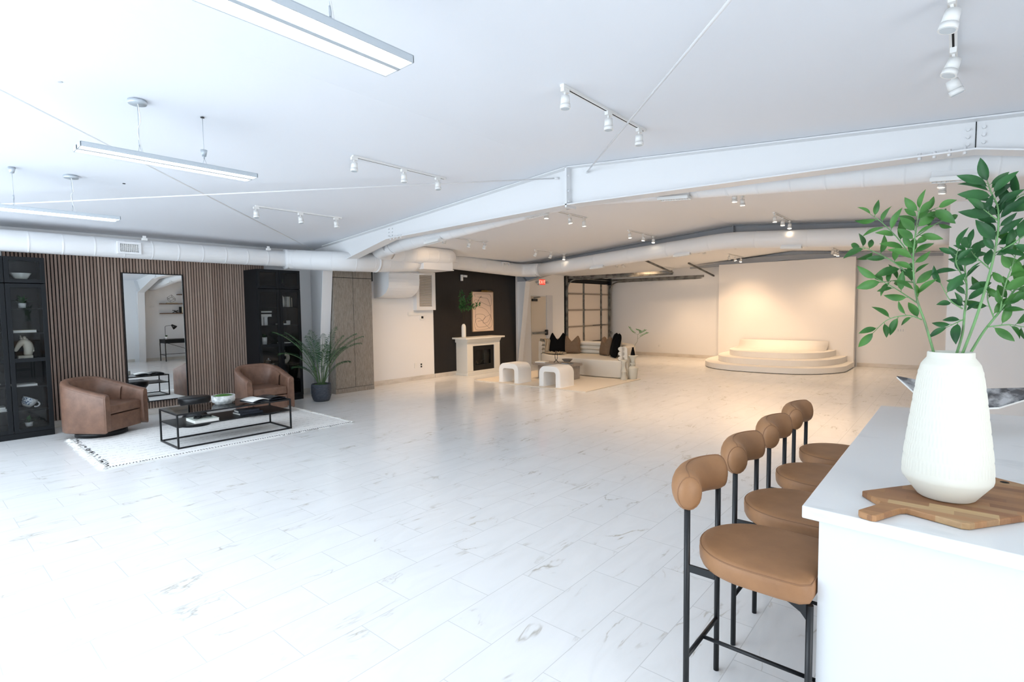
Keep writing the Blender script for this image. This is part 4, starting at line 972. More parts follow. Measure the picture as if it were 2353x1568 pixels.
# footstools
def footstool(label, x0, x1, y0, y1):
    t = thing('waterfall_footstool', label, 'footstool', ((x0+x1)/2, (y0+y1)/2, zr), 0, 'white arch footstools on the cream rug'); h, th, r, ri = .42, .115, .15, .05
    def outl(xa, xb, hh, rr, n=8):
        p = [(xa, zr)]
        for i in range(n+1): a = PI-PI/2*i/n; p.append((xa+rr+rr*cos(a), hh-rr+rr*sin(a)))
        for i in range(n+1): a = PI/2-PI/2*i/n; p.append((xb-rr+rr*cos(a), hh-rr+rr*sin(a)))
        return p+[(xb, zr)]
    o1 = outl(x0, x1, zr+h, r); i1 = outl(x0+th, x1-th, zr+h-th, ri); n = len(o1); mb = MB()
    vs = [(x, y, z) for y in (y0, y1) for x, z in o1+i1]; fs = []; m = 2*n
    for k in range(n-1):
        fs += [(k, k+1, n+k+1, n+k)[::-1], (m+k, m+k+1, m+n+k+1, m+n+k), (k, k+1, m+k+1, m+k), (n+k, n+k+1, m+n+k+1, m+n+k)[::-1]]
    fs += [(0, n, m+n, m), (n-1, 2*n-1, m+2*n-1, m+n-1)[::-1]]
    mb.add(vs, fs, True); O('upholstery', mb, M['boucle'], t, bevel=.012)
footstool('white arch footstool nearer the fireplace, left of the pair', -7.66, -7.11, 8.56, 9.01)
footstool('white arch footstool at front of rug, right of the pair', -6.56, -6.03, 8.56, 9.06)
t = thing('low_coffee_table', 'grey wooden low table between the footstools and curved sofa', 'coffee table', (-6.85, 9.85, zr))
O('tabletop', MB().box(-7.46, -6.46, 9.5, 10.05, .315, .37), M['greywood'], t, bevel=.004)
for x in (-7.25, -6.6): O('slab_leg', MB().box(x-.1, x+.1, 9.56, 10.0, zr, .315), M['greywood'], t, bevel=.004)
zt2 = .371
book_flat(9.62, zt2, .2, .022, .26, 'bookw', 'white book at left end of the grey low table', x=-7.28, rz=rad(10))
book_flat(9.68, zt2, .16, .018, .24, 'bookk', 'dark thin book under beads on the grey low table', x=-6.62, rz=rad(-12))
t = thing('wooden_beads', 'short string of brown beads on thin book, grey low table', 'beads', (-6.62, 9.66, zt2+.02))
mb = MB()
for i in range(14): a = i/14*2*PI; mb.ball((-6.62+.08*cos(a), 9.66+.045*sin(a), zt2+.031), .012, 5)
O('beads', mb, M['frame'], t)
single('stone_bowl', MB().lathe([(.0001,0),(.05,0),(.06,.012),(.125,.085),(.117,.085),(.055,.022),(.0001,.018)], (-6.76, 9.88, zt2), 32), M['taupe_b'], 'taupe stone bowl on the grey low table', 'bowl')
t = thing('loop_sculpture', 'tall thin black loop sculpture on the grey low table', 'sculpture', (-6.95, 9.72, zt2))
O('upper_loop', MB().tube([(-6.95+.035*cos(a), 9.72, zt2+.16+.10*sin(a)) for a in [i*2*PI/24 for i in range(24)]], .006, 8, closed=True), M['blackmetal'], t)
O('lower_loop', MB().tube(sm([(-7.01, 9.72, zt2+.005), (-6.98, 9.72, zt2+.04), (-6.95, 9.72, zt2+.065), (-6.92, 9.72, zt2+.04), (-6.89, 9.72, zt2+.005)]), .007, 8), M['blackmetal'], t)
t = thing('stone_pedestal', 'shorter cream hourglass pedestal at right end of sofa', 'pedestal', (-5.62, 10.42, zr))
O('lower', MB().lathe([(.0001,0),(.075,0),(.078,.01),(.045,.15),(.058,.165),(.062,.175)], (-5.62, 10.42, zr), 28), M['stone'], t)
O('upper', MB().lathe([(.062,.175),(.058,.19),(.03,.28),(.03,.36),(.072,.42),(.074,.435),(.0001,.435)], (-5.62, 10.42, zr), 28), M['stone'], t)
t = thing('stone_pedestal', 'taller cream urn pedestal holding the black vase', 'pedestal', (-5.49, 10.66, 0.014))
O('urn', MB().lathe([(.0001,0),(.085,0),(.088,.01),(.12,.24),(.118,.25),(.07,.285),(.045,.30)], (-5.52, 10.64, .014), 32), M['stone'], t)
O('neck', MB().lathe([(.045,.30),(.05,.33),(.062,.345),(.062,.36),(.04,.372),(.042,.41),(.06,.46),(.118,.515),(.12,.53),(.0001,.53)], (-5.52, 10.64, .014), 32), M['stone'], t)
single('bud_vase', MB().lathe([(.0001,0),(.048,0),(.05,.01),(.035,.09),(.022,.14),(.022,.175),(.017,.175),(.015,.14),(.0001,.1)], (-5.52, 10.64, .545), 24), M['black_c'], 'small black vase standing on the taller pedestal', 'vase')
t = thing('twig', 'slender leafy twig standing in the small black vase', 'twig', (-5.52, 10.64, .66))
mb = MB(); lf = MB(); rnd = random.Random(2)
main = sm([(-5.520, 10.64, .66), (-5.490, 10.69, .78), (-5.450, 10.72, .86), (-5.450, 10.73, 1.0)]); mb.tube(main, .003, 6)
for e in ([(-5.450, 10.73, 1.0), (-5.530, 10.65, 1.06), (-5.590, 10.6, 1.16)], [(-5.450, 10.73, 1.0), (-5.410, 10.77, 1.07), (-5.520, 10.82, 1.1)], [(-5.450, 10.72, .9), (-5.370, 10.8, .98), (-5.290, 10.88, 1.03)], [(-5.450, 10.73, 1.0), (-5.390, 10.79, 1.04), (-5.320, 10.84, 1.09)]):
    pts = sm(e, 6); mb.tube(pts, .002, 5)
    for q in pts[4:]:
        for s in (-1, 1): leafquad(lf, q, Vector((.4*s+.2, .4*s+.2, .5)).normalized(), .04, .008, Vector((-.64, .76, .2)))
O('stem', mb, M['palmstem'], t); O('leaves', lf, M['stem'], t)

# ------------------------------------------------------------------ kitchen island + stools
IX0, IX1, IY0, IY1, IZ = -.385, .62, 1.93, 4.24, .92
single('countertop', MB().prism([(IX0, IY0+.01, IZ-.042), (IX1, IY0-.06, IZ-.042), (IX1, IY1+.1, IZ-.042), (IX0, IY1, IZ-.042)], (0,0,.042)), M['quartz'], 'white quartz worktop lying on kitchen island, right foreground', 'countertop', bevel=.004)
single('kitchen_island', MB().prism([(-.335, IY0+.02, .0), (IX1-.03, IY0-.03, .0), (IX1-.03, IY1+.05, .0), (-.02, IY1-.03, .0), (-.02, IY0+.06, 0), (-.335, IY0+.06, 0)], (0,0,IZ-.042)), M['islandw'], 'white kitchen island cabinet beside the tan bar stools', 'kitchen island')
def bar_stool(label, loc):
    t = thing('bar_stool', label, 'bar stool', loc, 0, 'tan bar stools along the kitchen island'); r = .0115; xb, hw = -.235, .168
    def leg(pts): return O('leg', MB().tube(pts, r, 12), M['blackmetal'], t, local=True)
    for s in (-1, 1): leg([(xb, s*hw, 0.0), (xb, s*hw, .90)])
    for s in (-1, 1): leg([(.183, s*hw, 0), (.183, s*hw, .595)])
    for s in (-1, 1):
        O('seat_rail', MB().box(xb, xb+.105, s*hw-.004, s*hw+.004, .578, .606), M['blackmetal'], t, local=True)
        O('corner_gusset', MB().prism([(.178, s*hw-.004, .535), (.178, s*hw-.004, .60), (.07, s*hw-.004, .60), (.12, s*hw-.004, .583), (.155, s*hw-.004, .563)], (0,.008,0)), M['blackmetal'], t, local=True)
    O('footrest_crossbar', MB().cyl((xb, -hw, .235), (xb, hw, .235), .009, n=10), M['blackmetal'], t, local=True)
    O('footrest_crossbar', MB().cyl((.183, -hw, .235), (.183, hw, .235), .009, n=10), M['blackmetal'], t, local=True)
    O('footrest_stretcher', MB().cyl((xb, 0, .235), (.183, 0, .235), .008, n=10), M['blackmetal'], t, local=True)
    # seat: rounded rear, nearly straight front
    out = []
    for i in range(25):
        a = PI/2+PI*i/24; out.append((-.0+.23*abs(cos(a))**.9*-1, .222*sin(a)))
    pl = [(x-.005, y) for x, y in out]+[(.10, -.222), (.165, -.216), (.192, -.19), (.197, -.1), (.198, 0), (.197, .1), (.192, .19), (.165, .216), (.10, .222)]
    lv = [(.602, .93), (.606, .965), (.62, .992), (.65, 1.0), (.668, .992), (.678, .96), (.682, .9), (.684, .6), (.685, .2)]
    rows = [[Vector((x*k, y*k, z)) for x, y in pl] for z, k in lv]
    mb = MB().grid(rows, True, True); n = len(pl); mb.f.append(list(range(n))[::-1]); mb.sm.append(False); mb.f.append([(len(lv)-1)*n+k for k in range(n)]); mb.sm.append(True)
    O('seat', mb, M['leather_t'], t, local=True)
    O('seat_piping', MB().tube([Vector((x*.985, y*.985, .672)) for x, y in pl], .0022, 6, closed=True), M['seamline'], t, local=True)
    # backrest roll
    N = 26; rows = []; top = []
    for i in range(N+1):
        u = i/N*2-1; a = u*rad(52); cx = -.097-.19*cos(a); cy = .235*sin(a)
        e = max(.0, 1-abs(u)**16)**.5; e = max(e, .55) if 0 < i < N else .55
        d = Vector((sin(a)*.19, cos(a)*.235, 0)).normalized(); nn = Vector((d.y, -d.x, 0)); c = Vector((cx, cy, .888-.004*abs(u)))
        hh, tt = .074*e, .054*e
        rows.append([c+nn*tt*cos(k*2*PI/20)+Vector((0,0,hh*sin(k*2*PI/20))) for k in range(20)]); top.append(c+Vector((0,0,hh+.0005)))
    c0, c1 = sum(rows[0], Vector())/20, sum(rows[-1], Vector())/20
    mb = MB().grid(rows, True, True); mb.f.append(list(range(20))[::-1]); mb.sm.append(True); mb.f.append([N*20+k for k in range(20)]); mb.sm.append(True)
    O('backrest', mb, M['leather_t'], t, local=True)
    O('backrest_piping', MB().tube(top[1:-1], .0022, 6), M['seamline'], t, local=True)
    for j in (1, N-1): O('backrest_piping', MB().tube(rows[j], .002, 6, closed=True), M['seamline'], t, local=True)
    return t
sx = -.535
st = bar_stool('nearest tan leather bar stool with black legs at island', (sx, 2.093, 0))
for y, lb in ((2.655, 'second nearest tan leather bar stool along the island'), (3.22, 'third tan leather bar stool along the island, counting from nearest'), (3.785, 'farthest tan leather bar stool along the island')):
    dup(st, (sx, y, 0), label=lb)
# board
t = thing('cutting_board', 'acacia wood cutting board with handle under the white vase', 'cutting board', (0,0,IZ))
cut = [(-.235, 2.172), (-.243, 2.158), (-.186, 2.08), (-.178, 2.066), (-.228, 1.948), (-.222, 1.932), (-.19, 1.918), (-.178, 1.925), (-.126, 2.044), (-.112, 2.058), (.022, 2.016), (.04, 2.022), (.36, 2.47), (.35, 2.49), (.10, 2.64), (.085, 2.635)]
O('board', MB().prism([(x, y, IZ+.001) for x, y in cut], (0,0,.021)), M['board'], t, bevel=.004)
O('hanging_hole', MB().cyl((.14, 2.572, IZ+.0221), (.14, 2.572, IZ+.0225), .013, n=20), M['dark'], t)
# vase
VX, VY, VZ = -.02, 2.26, IZ+.0235
t = thing('stoneware_vase', 'tall matte white vase with ribbed rows on cutting board', 'vase', (VX, VY, VZ))
prof = [(.0001,0),(.072,0),(.078,.004),(.119,.062),(.1215,.072),(.1215,.080)]
import bisect
def vr(z):
    K = [(.08,.1215),(.15,.1165),(.25,.105),(.35,.0935),(.42,.084),(.445,.078),(.462,.067),(.468,.0625)]
    for (a, ra), (b2, rb) in zip(K[:-1], K[1:]):
        if z <= b2: return ra+(rb-ra)*(z-a)/(b2-a)
    return K[-1][1]
NZ = 110; NS = 384
zz_ = [.08+(.468-.08)*i/NZ for i in range(1, NZ+1)]
body = prof+[(vr(z), z) for z in zz_]+[(.0618,.484),(.060,.486),(.056,.486),(.055,.47),(.065,.44),(.08,.36),(.0001,.3)]
def ribs(a, z):
    if z < .088 or z > .425: return 1
    row = (z-.088)/.046; k = int(row); f = row-k
    env = min(1, min(f, 1-f)*7); ph = .5 if k % 2 else 0
    g = .5+.5*cos(a*64+ph*2*PI); return 1+.015*env*g-.004
O('body', MB().lathe(body, (VX, VY, VZ), NS, rfun=ribs), M['vase'], t)
# --- foliage in the vase
CAM = Vector((0,0,1.585)); RGT = Vector((cos(rad(-40.35)), 0-sin(rad(-40.35))*-1*1, 0)); RGT = Vector((cos(rad(40.35)), sin(rad(40.35)), 0)); FWD = Vector((-sin(rad(40.35)), cos(rad(40.35)), 0))
VT = Vector((VX, VY, VZ+.46))
def leafmesh(lf, base, d, L, w, nrm, curl=.12):
    d = d.normalized(); s = d.cross(nrm).normalized(); n = s.cross(d).normalized(); N = 7; rows = []
    for i in range(N+1):
        u = i/N; ww = w*math.sin(PI*u**.85)**.85 if 0 < u < 1 else .0004; c = base+d*L*u+n*(-curl*L*u*u+.04*L*math.sin(PI*u))
        rows.append([c-s*ww+n*ww*.28, c-s*ww*.5+n*ww*.08, c, c+s*ww*.5+n*ww*.08, c+s*ww+n*ww*.28])
    lf.grid(rows)
rnd = random.Random(21)
def branch(label, lines, seed, lw=1.0, m='leaf', lden=1.0):
    rnd.seed(seed); t = thing('leafy_branch', label, 'branch', lines[0][0], 0, 'leafy branches in the white vase')
    st = MB(); lf = MB(); L_ = []
    for j, ln in enumerate(lines):
        pp = sm(ln, 8)
        if j == 0: pp = [Vector((VX+(pp[0].x-VX)*.3, VY+(pp[0].y-VY)*.5, VZ+.25))]+pp
        st.tube(pp, [(.0042 if j == 0 else .0023)*(1-.62*i/len(pp)) for i in range(len(pp))], 8); L_.append((pp, .42 if j == 0 else .1))
    for pp, start in L_:
        L = sum((b_-a).length for a, b_ in zip(pp[:-1], pp[1:])); n = max(3, int(L*(1-start)/.020*lden)); side = 1
        for i in range(n+1):
            u = start+(1-start)*i/n; f_ = u*(len(pp)-1); k = min(len(pp)-2, int(f_)); q = pp[k]+(pp[k+1]-pp[k])*(f_-k); d = (pp[k+1]-pp[k]).normalized()
            view = Vector((0,-1,.1)); sd = d.cross(view).normalized()*side; side = -side
            if i == n: dd = d
            else: dd = d*rnd.uniform(.35, .9)+sd*rnd.uniform(.5, 1)+Vector((0, rnd.uniform(-.6, .6), rnd.uniform(-.15, .2)))
            nr = (view+Vector((rnd.uniform(-1, 1), rnd.uniform(-.3, .3), rnd.uniform(-.7, 1)))).normalized()
            pt = dd.normalized()*.007; LL = rnd.uniform(.045, .076)*lw
            st.tube([q, q+pt], .001, 4); leafmesh(lf, q+pt, dd, LL, LL*rnd.uniform(.17, .225), nr, rnd.uniform(.0, .25))
    O('stem', st, M['stem'], t); O('foliage', lf, M[m], t); return t
branch('left arching light green branch in the white vase', [
 [(-.059,2.28,1.401),(-.089,2.272,1.52),(-.116,2.264,1.616),(-.127,2.256,1.734),(-.122,2.248,1.835),(-.115,2.24,1.9)],
 [(-.1,2.28,1.535),(-.14,2.29,1.549),(-.196,2.3,1.534),(-.236,2.31,1.49)], [(-.108,2.28,1.587),(-.172,2.273,1.641),(-.225,2.267,1.678)],
 [(-.125,2.28,1.676),(-.189,2.297,1.741),(-.255,2.313,1.786),(-.285,2.33,1.80)], [(-.126,2.28,1.736),(-.17,2.267,1.812),(-.213,2.253,1.868),(-.245,2.24,1.90)],
 [(-.123,2.28,1.817),(-.072,2.295,1.857),(-.05,2.31,1.868)], [(-.116,2.28,1.882),(-.085,2.27,1.90),(-.07,2.26,1.905)], [(-.121,2.28,1.661),(-.174,2.297,1.672),(-.226,2.313,1.667)]], 4)
branch('middle slender branch in the white vase', [
 [(-.009,2.30,1.404),(.007,2.305,1.485),(.011,2.31,1.558),(.014,2.315,1.638),(.007,2.32,1.718),(.015,2.325,1.78)],
 [(.005,2.30,1.571),(-.027,2.27,1.6),(-.05,2.26,1.65)], [(.008,2.3,1.535),(-.028,2.305,1.512)], [(.012,2.3,1.656),(-.015,2.27,1.72),(-.012,2.25,1.76)]], 9, m='leafd', lden=.8)
branch('right tall dark green branch in the white vase', [
 [(.003,2.26,1.401),(.036,2.254,1.528),(.062,2.249,1.654),(.076,2.243,1.745),(.082,2.24,1.822),(.079,2.24,1.884),(.062,2.25,1.935),(.054,2.25,1.965)],
 [(.076,2.25,1.744),(.109,2.24,1.764),(.142,2.23,1.789),(.2,2.22,1.82)], [(.068,2.26,1.695),(.031,2.285,1.741),(.02,2.31,1.765)],
 [(.079,2.24,1.845),(.05,2.22,1.875)], [(.078,2.25,1.872),(.108,2.275,1.897),(.14,2.29,1.925),(.2,2.3,1.94)]], 5, lw=1.08, m='leafd')
branch('right spreading branch leaning out of the white vase', [
 [(.021,2.31,1.402),(.059,2.315,1.493),(.098,2.32,1.563),(.13,2.32,1.63),(.166,2.32,1.688),(.23,2.32,1.78)],
 [(.069,2.31,1.511),(.119,2.33,1.518),(.156,2.35,1.511),(.22,2.36,1.5)], [(.098,2.32,1.563),(.105,2.3,1.638),(.122,2.28,1.717),(.133,2.27,1.781)],
 [(.083,2.31,1.542),(.067,2.325,1.598),(.068,2.34,1.635)], [(.13,2.32,1.63),(.18,2.31,1.64),(.25,2.3,1.66)], [(.15,2.32,1.66),(.15,2.29,1.74),(.17,2.27,1.82)]], 8)
# book on stand at the end of the island
t = thing('open_book', 'open photo book propped on a stand behind the vase', 'book', (.08, 3.65, 1.1))
for nm, pts, m_ in (('left_page', [(-.26, 3.62, 1.19), (-.17, 3.42, 1.135), (.06, 3.50, 1.065), (.04, 3.80, 1.12)], 'photo'), ('right_page', [(.04, 3.80, 1.12), (.06, 3.50, 1.065), (.16, 3.52, 1.078), (.42, 3.86, 1.16)], 'photo')):
    O(nm, MB().add(pts, [(0,1,2,3)]), M[m_], t, solid=.003)
    O('page_block', MB().add([(a, b_, c-.006) for a, b_, c in pts], [(0,1,2,3)]), M['page'], t, solid=.008)
t = thing('book_stand', 'small grey stand holding the open book on the worktop', 'stand', (.1, 3.65, IZ))
O('base', MB().box(.06, .13, 3.62, 3.70, IZ, IZ+.008), M['alu'], t, bevel=.003); O('stem', MB().cyl((.08, 3.66, IZ+.01), (.08, 3.66, 1.06), .008, n=12), M['alu'], t)

# ------------------------------------------------------------------ ceiling lights
def linear_lamp(x, y0, y1, z, label, hangs):
    t = thing('linear_pendant_lamp', label, 'pendant lamp', (x, (y0+y1)/2, z)); w, h = .11, .032
    b_ = .007
    hs = MB().box(x-w, x-w+b_, y0, y1, z, z+h).box(x+w-b_, x+w, y0, y1, z, z+h).box(x-w, x+w, y0, y0+b_, z, z+h).box(x-w, x+w, y1-b_, y1, z, z+h).box(x-.014, x+.014, y0, y1, z, z+h).box(x-w, x+w, y0, y1, z+h, z+h+.004)
    O('housing', hs, M['alu'], t, bevel=.002)
    for s in (-1, 1): O('fluorescent_tube', MB().box(x+s*.058-.040, x+s*.058+.040, y0+b_+.006, y1-b_-.006, z+.008, z+h-.006), M['tubelamp'], t)
    for y, kind in hangs:
        zt = zc(x); c = MB()
        if kind == 'canopy':
            O('ceiling_canopy', MB().lathe([(.0001,0),(.058,0),(.062,.006),(.062,.026),(.0001,.027)], (x, y, zt-.028), 32), M['alu'], t)
        elif kind == 'cone': O('ceiling_cone', MB().lathe([(.0001,0),(.016,0),(.03,.05),(.0001,.05)], (x, y, zt-.055), 24), M['alu'], t)
        else: O('cable_gripper', MB().lathe([(.0001,0),(.015,0),(.026,.05),(.0001,.05)], (x, y, z+.12), 24), M['alu'], t); O('ceiling_plug', MB().lathe([(.0001,0),(.015,0),(.015,.004),(.0001,.005)], (x, y, zt-.01), 20), M['blackmetal'], t)
        zk = z+h+.075
        O('hanger_cable', MB().cyl((x, y, zt), (x, y, zk), .0025, n=6).tube([(x, y, zk), (x-.06, y, z+h)], .0018, 5).tube([(x, y, zk), (x+.06, y, z+h)], .0018, 5).cyl((x, y, zk-.005), (x, y, zk+.04), .006, n=8), M['wire'], t)
        if kind == 'canopy': O('power_cord', MB().tube(sm([(x+.01, y, zt-.02), (x+.018, y+.01, zt-.15), (x+.012, y-.01, z+.2), (x+.02, y+.02, z+h)]), .0035, 6), M['white'], t)
LAMPS = [(-2.08, .34, 1.64, 2.735, 'nearest bright linear pendant lamp at the top edge', ((.45, 'gripper'), (1.28, 'canopy'))),
         (-4.73, .905, 2.105, 2.74, 'middle linear pendant lamp hung from a round canopy', ((1.28, 'canopy'), (1.725, 'gripper'))),
         (-6.92, .43, 1.64, 2.585, 'farthest linear pendant lamp, cut off by left edge', ((1.265, 'canopy'), (.825, 'cone')))]
for a in LAMPS: linear_lamp(*a)
for p, lb in (((-6.925, 1.713), 'small dark hole in ceiling above the left duct'), ((-4.735, .838), 'faint small plug in ceiling near left top')):
    single('ceiling_plug', MB().cyl((p[0], p[1], zc(p[0])-.004), (p[0], p[1], zc(p[0])+.01), .014, n=16), M['seam'] if p[1] < 1 else M['dark'], lb, 'ceiling fitting')
spots = []
def track_light(x, y0, y1, heads, label, lit, power=0, aim=None):
    z = zc(x, (y0+y1)/2)
    t = thing('track_light', label, 'track light', (x, (y0+y1)/2, z-.2), 0, 'white track lights on the ceiling')
    O('track', MB().box(x-.017, x+.017, y0, y1, z-.02, z), M['white'], t)
    O('track_slot', MB().box(x-.005, x+.005, y0+.02, y1-.02, z-.0205, z-.0195), M['dark'], t)
    for i, hd_ in enumerate(heads):
        y, tx, ty = hd_[:3]; pf = hd_[3] if len(hd_) > 3 else 1
        d = Vector((tx, ty, -1)).normalized(); p = Vector((x, y, z-.10))
        hd = O('spotlight_head', MB().cyl(p-d*.028, p+d*.03, .03, .034, 24).cyl(p+d*.031, p+d*.06, .036, .038, 24), M['white'], t)
        O('adapter', MB().box(x-.014, x+.014, y-.035, y+.035, z-.048, z-.02), M['white'], hd)
        O('arm', MB().bar((x+.026*0, y, z-.045), (p-d*.02), .012, .016), M['white'], hd)
        O('lens', MB().cyl(p+d*.0585, p+d*.061, .030, n=24), M['lenson'] if lit else M['lensoff'], hd)
        if lit and power:
            L = bpy.data.lights.new('spot_bulb', 'SPOT'); L.energy = power*pf; L.color = (1, .665, .385); L.spot_size = rad(85); L.spot_blend = .8; L.shadow_soft_size = .03
            lo = bpy.data.objects.new('spot_bulb', L); C.objects.link(lo); lo.location = p+d*.075; lo.rotation_euler = (-d).to_track_quat('Z', 'Y').to_euler()
WP = 75
track_light(-7.05, 3.16, 4.42, [(3.17, .1, .0), (3.78, .12, .1), (4.33, .1, .1)], 'unlit track light nearest the left wall duct', False)
track_light(-4.76, 3.13, 4.40, [(3.15, .0, -.05), (3.78, .0, .05), (4.28, .1, .0)], 'unlit track light left of centre, above the thin rod', False)
track_light(-2.16, 3.11, 4.37, [(3.15, -.0, .0), (3.75, .0, .0), (4.27, .0, .0)], 'unlit track light right of centre, crossed by rod', False)
track_light(-.07, 2.75, 4.20, [(3.16, -.2, -.1), (3.78, -.3, -.15), (4.12, .35, .2)], 'unlit track light at the top right corner', False)
track_light(-7.30, 6.63, 7.87, [(6.7, -1.6, .9, .22), (7.35, -.5, .0), (7.78, -.5, .2)], 'lit track light behind duct elbow, leftmost', True, WP)
track_light(-4.96, 6.60, 7.86, [(6.7, 0, 0, .7), (7.35, .15, .1, .7), (7.78, 0, .1, .7)], 'lit track light just behind the nearest duct, centre left', True, WP)
track_light(-2.38, 6.64, 7.90, [(6.7, 0, 0), (7.5, 0, 0), (7.84, 0, .1)], 'lit track light just behind the nearest duct, centre right', True, WP)
track_light(-.19, 6.70, 7.95, [(7.3, -.1, 0), (7.7, -.1, .1)], 'lit track light behind nearest duct, above the plant', True, WP)
track_light(-7.43, 9.58, 10.83, [(9.62, -.55, -.1), (10.2, -.4, -.1), (10.75, .0, -.2, .04)], 'lit track light before the farther duct, leftmost', True, WP)
track_light(-5.08, 9.58, 10.83, [(9.65, .1, 0, .7), (10.25, -.1, -.1, .7), (10.72, 0, -.2, .04)], 'lit track light before the farther duct, middle', True, WP)
track_light(-2.44, 9.70, 10.95, [(9.78, 0, 0, .7), (10.3, 0, -.1, .7), (10.8, 0, -.2, .04)], 'lit track light before the farther duct, right', True, WP)
track_light(-6.95, 11.9, 12.95, [(12.0, 0, .1, .7), (12.5, -.5, .6, 1.), (12.82, .3, 1.3, 1.5)], 'lit track light beyond the farther duct, leftmost', True, WP)
track_light(-4.72, 11.9, 12.85, [(12.0, 0, .1, .7), (12.35, 0, .5, .9), (12.68, 0, 1.1, 1.4)], 'lit track light beyond the farther duct, middle', True, WP)
track_light(-2.35, 11.9, 12.95, [(12.0, 0, .1, .7), (12.5, 0, .5, .9), (12.85, 0, 1.1, 1.2)], 'lit track light beyond the farther duct, right', True, WP)
track_light(-4.76, 14.55, 15.80, [(14.62, .05, .62, 1.0), (15.1, .2, .1), (15.6, .0, -.2, .25)], 'lit track light before the stage wall, left', True, WP*1.1)
track_light(-2.42, 14.95, 15.85, [(15.0, -.2, .4, .6), (15.35, -.1, .0, .6), (15.7, 0, -.1, .2)], 'lit track light before the stage wall, right', True, WP*.7)
track_light(-6.87, 14.9, 15.9, [(15.3, .2, .15, .7), (15.8, .1, -.2, .5)], 'lit track light near the garage door rails', True, WP)

# ------------------------------------------------------------------ right side seen in the mirror
SXW = XRW
for i, (ya, yb, z, lb) in enumerate(((6.0, 7.6, 1.66, 'lowest walnut wall shelf seen in mirror, carrying books'), (6.0, 7.5, 2.0, 'middle walnut wall shelf seen in mirror, carrying wire cube'), (6.55, 7.6, 2.33, 'highest walnut wall shelf seen in mirror, carrying plant'))):
    single('wall_shelf', MB().box(SXW-.24, SXW-.002, ya, yb, z-.03, z), M['walnut'], lb, 'shelf', bevel=.003)
t = thing('wire_cube_ornament', 'black wire cube ornament on the shelf seen in mirror', 'ornament', (SXW-.12, 6.75, 2.03)); 
Rm = Matrix.Rotation(.6, 3, 'X') @ Matrix.Rotation(.5, 3, 'Y'); c8 = [Rm @ Vector((x, y, z))*.085 for x in (-1,1) for y in (-1,1) for z in (-1,1)]; off = Vector((SXW-.12, 6.35, 2.03+.13)); mb = MB()
for i in range(8):
    for j in range(i+1, 8):
        if abs((c8[i]-c8[j]).length-.17) < .01: mb.cyl(off+c8[i], off+c8[j], .004, n=6)
O('wires', mb, M['blackmetal'], t)
t = thing('book', 'pale book under the wire cube on mirrored shelf', 'book', (SXW-.12, 6.8, 2.0)); O('cover', MB().box(SXW-.2, SXW-.04, 6.2, 6.52, 2.0, 2.025), M['bookc'], t)
for i in range(5):
    y = 6.62+i*.04; t = thing('book', ['black upright book first in the mirrored shelf row', 'second upright book in mirrored shelf row, cream', 'third upright book in mirrored shelf row, cream', 'fourth upright book in mirrored shelf row, cream', 'fifth upright book in mirrored shelf row, cream'][i], 'book', (SXW-.1, y, 1.66), 0, 'upright books on the mirrored shelf')
    O('cover', MB().box(SXW-.2, SXW-.03, y-.018, y+.018, 1.66, 1.66+(.22 if i < 3 else .2)), M['blackoak' if i == 0 else 'bookc'], t, bevel=.002)
single('book', MB().box(SXW-.2, SXW-.03, 6.84, 7.1, 1.66, 1.78), M['bookc'], 'stack block of cream books at right of mirrored shelf', 'book', bevel=.003)
single('jack_ornament', MB().cyl((SXW-.12, 6.37, 1.67), (SXW-.12, 6.55, 1.76), .012).cyl((SXW-.12, 6.55, 1.67), (SXW-.12, 6.37, 1.76), .012).cyl((SXW-.2, 6.46, 1.67), (SXW-.05, 6.46, 1.76), .012), M['blackmetal'], 'black jack shaped ornament on mirrored shelf', 'ornament')
potted(6.8, 2.33, .05, .1, 'white pot with grassy green plant on highest mirrored shelf', .16, .2, x=SXW-.12, dens=80)
t = thing('desk', 'black metal desk with drawer against the right wall, seen in mirror', 'desk', (1.85, 6.5, 0))
dx0, dx1, dy0, dy1, dz = 1.4, 2.0, 5.88, 7.2, .76
O('desktop', MB().box(dx0, dx1, dy0, dy1, dz-.02, dz), M['blackmetal'], t, bevel=.002); O('drawer_box', MB().box(dx0+.01, dx1, dy0+.01, dy1-.01, dz-.14, dz-.02), M['blackoak'], t)
for x in (dx0+.015, dx1-.015):
    for y in (dy0+.015, dy1-.015): O('leg', MB().box(x-.012, x+.012, y-.012, y+.012, 0, dz-.02), M['blackmetal'], t)
O('side_rail', MB().bar((dx0+.015, dy0, .22), (dx1-.015, dy0, .22), .016).bar((dx1-.015, dy0, .22), (dx1-.015, dy1, .22), .016).bar((dx1-.015, dy0+.2, dz-.14), (dx1-.015, dy1-.1, .22), .014), M['blackmetal'], t)
t = thing('desk_lamp', 'black desk lamp with angled shade seen in mirror', 'lamp', (1.8, 6.02, dz))
O('base', MB().lathe([(.0001,0),(.07,0),(.07,.012),(.0001,.014)], (1.8, 6.02, dz), 24), M['blackmetal'], t); O('pole', MB().tube(arc_pts([(1.8, 6.02, dz), (1.8, 6.02, dz+.45), (1.8, 6.23, dz+.47)], .05), .007, 8), M['blackmetal'], t)
O('shade', MB().cyl((1.8, 6.22, dz+.49), (1.8, 6.33, dz+.38), .025, .085, 20), M['blackmetal'], t)
potted(5.98, dz, .045, .09, 'tiny white potted succulent on the mirrored desk', .06, .07, x=1.55, dens=60)
t = thing('desk_chair', 'white shell chair at the mirrored desk', 'chair', (1.2, 6.75, 0))
O('shell', MB().grid([[Vector((1.0-.10*u+.16*v*v, 6.75+.22*v, .46+.42*u)) for v in [k/8*2-1 for k in range(9)]] for u in [i/8 for i in range(9)]]), M['whitechair'], t, solid=.02)
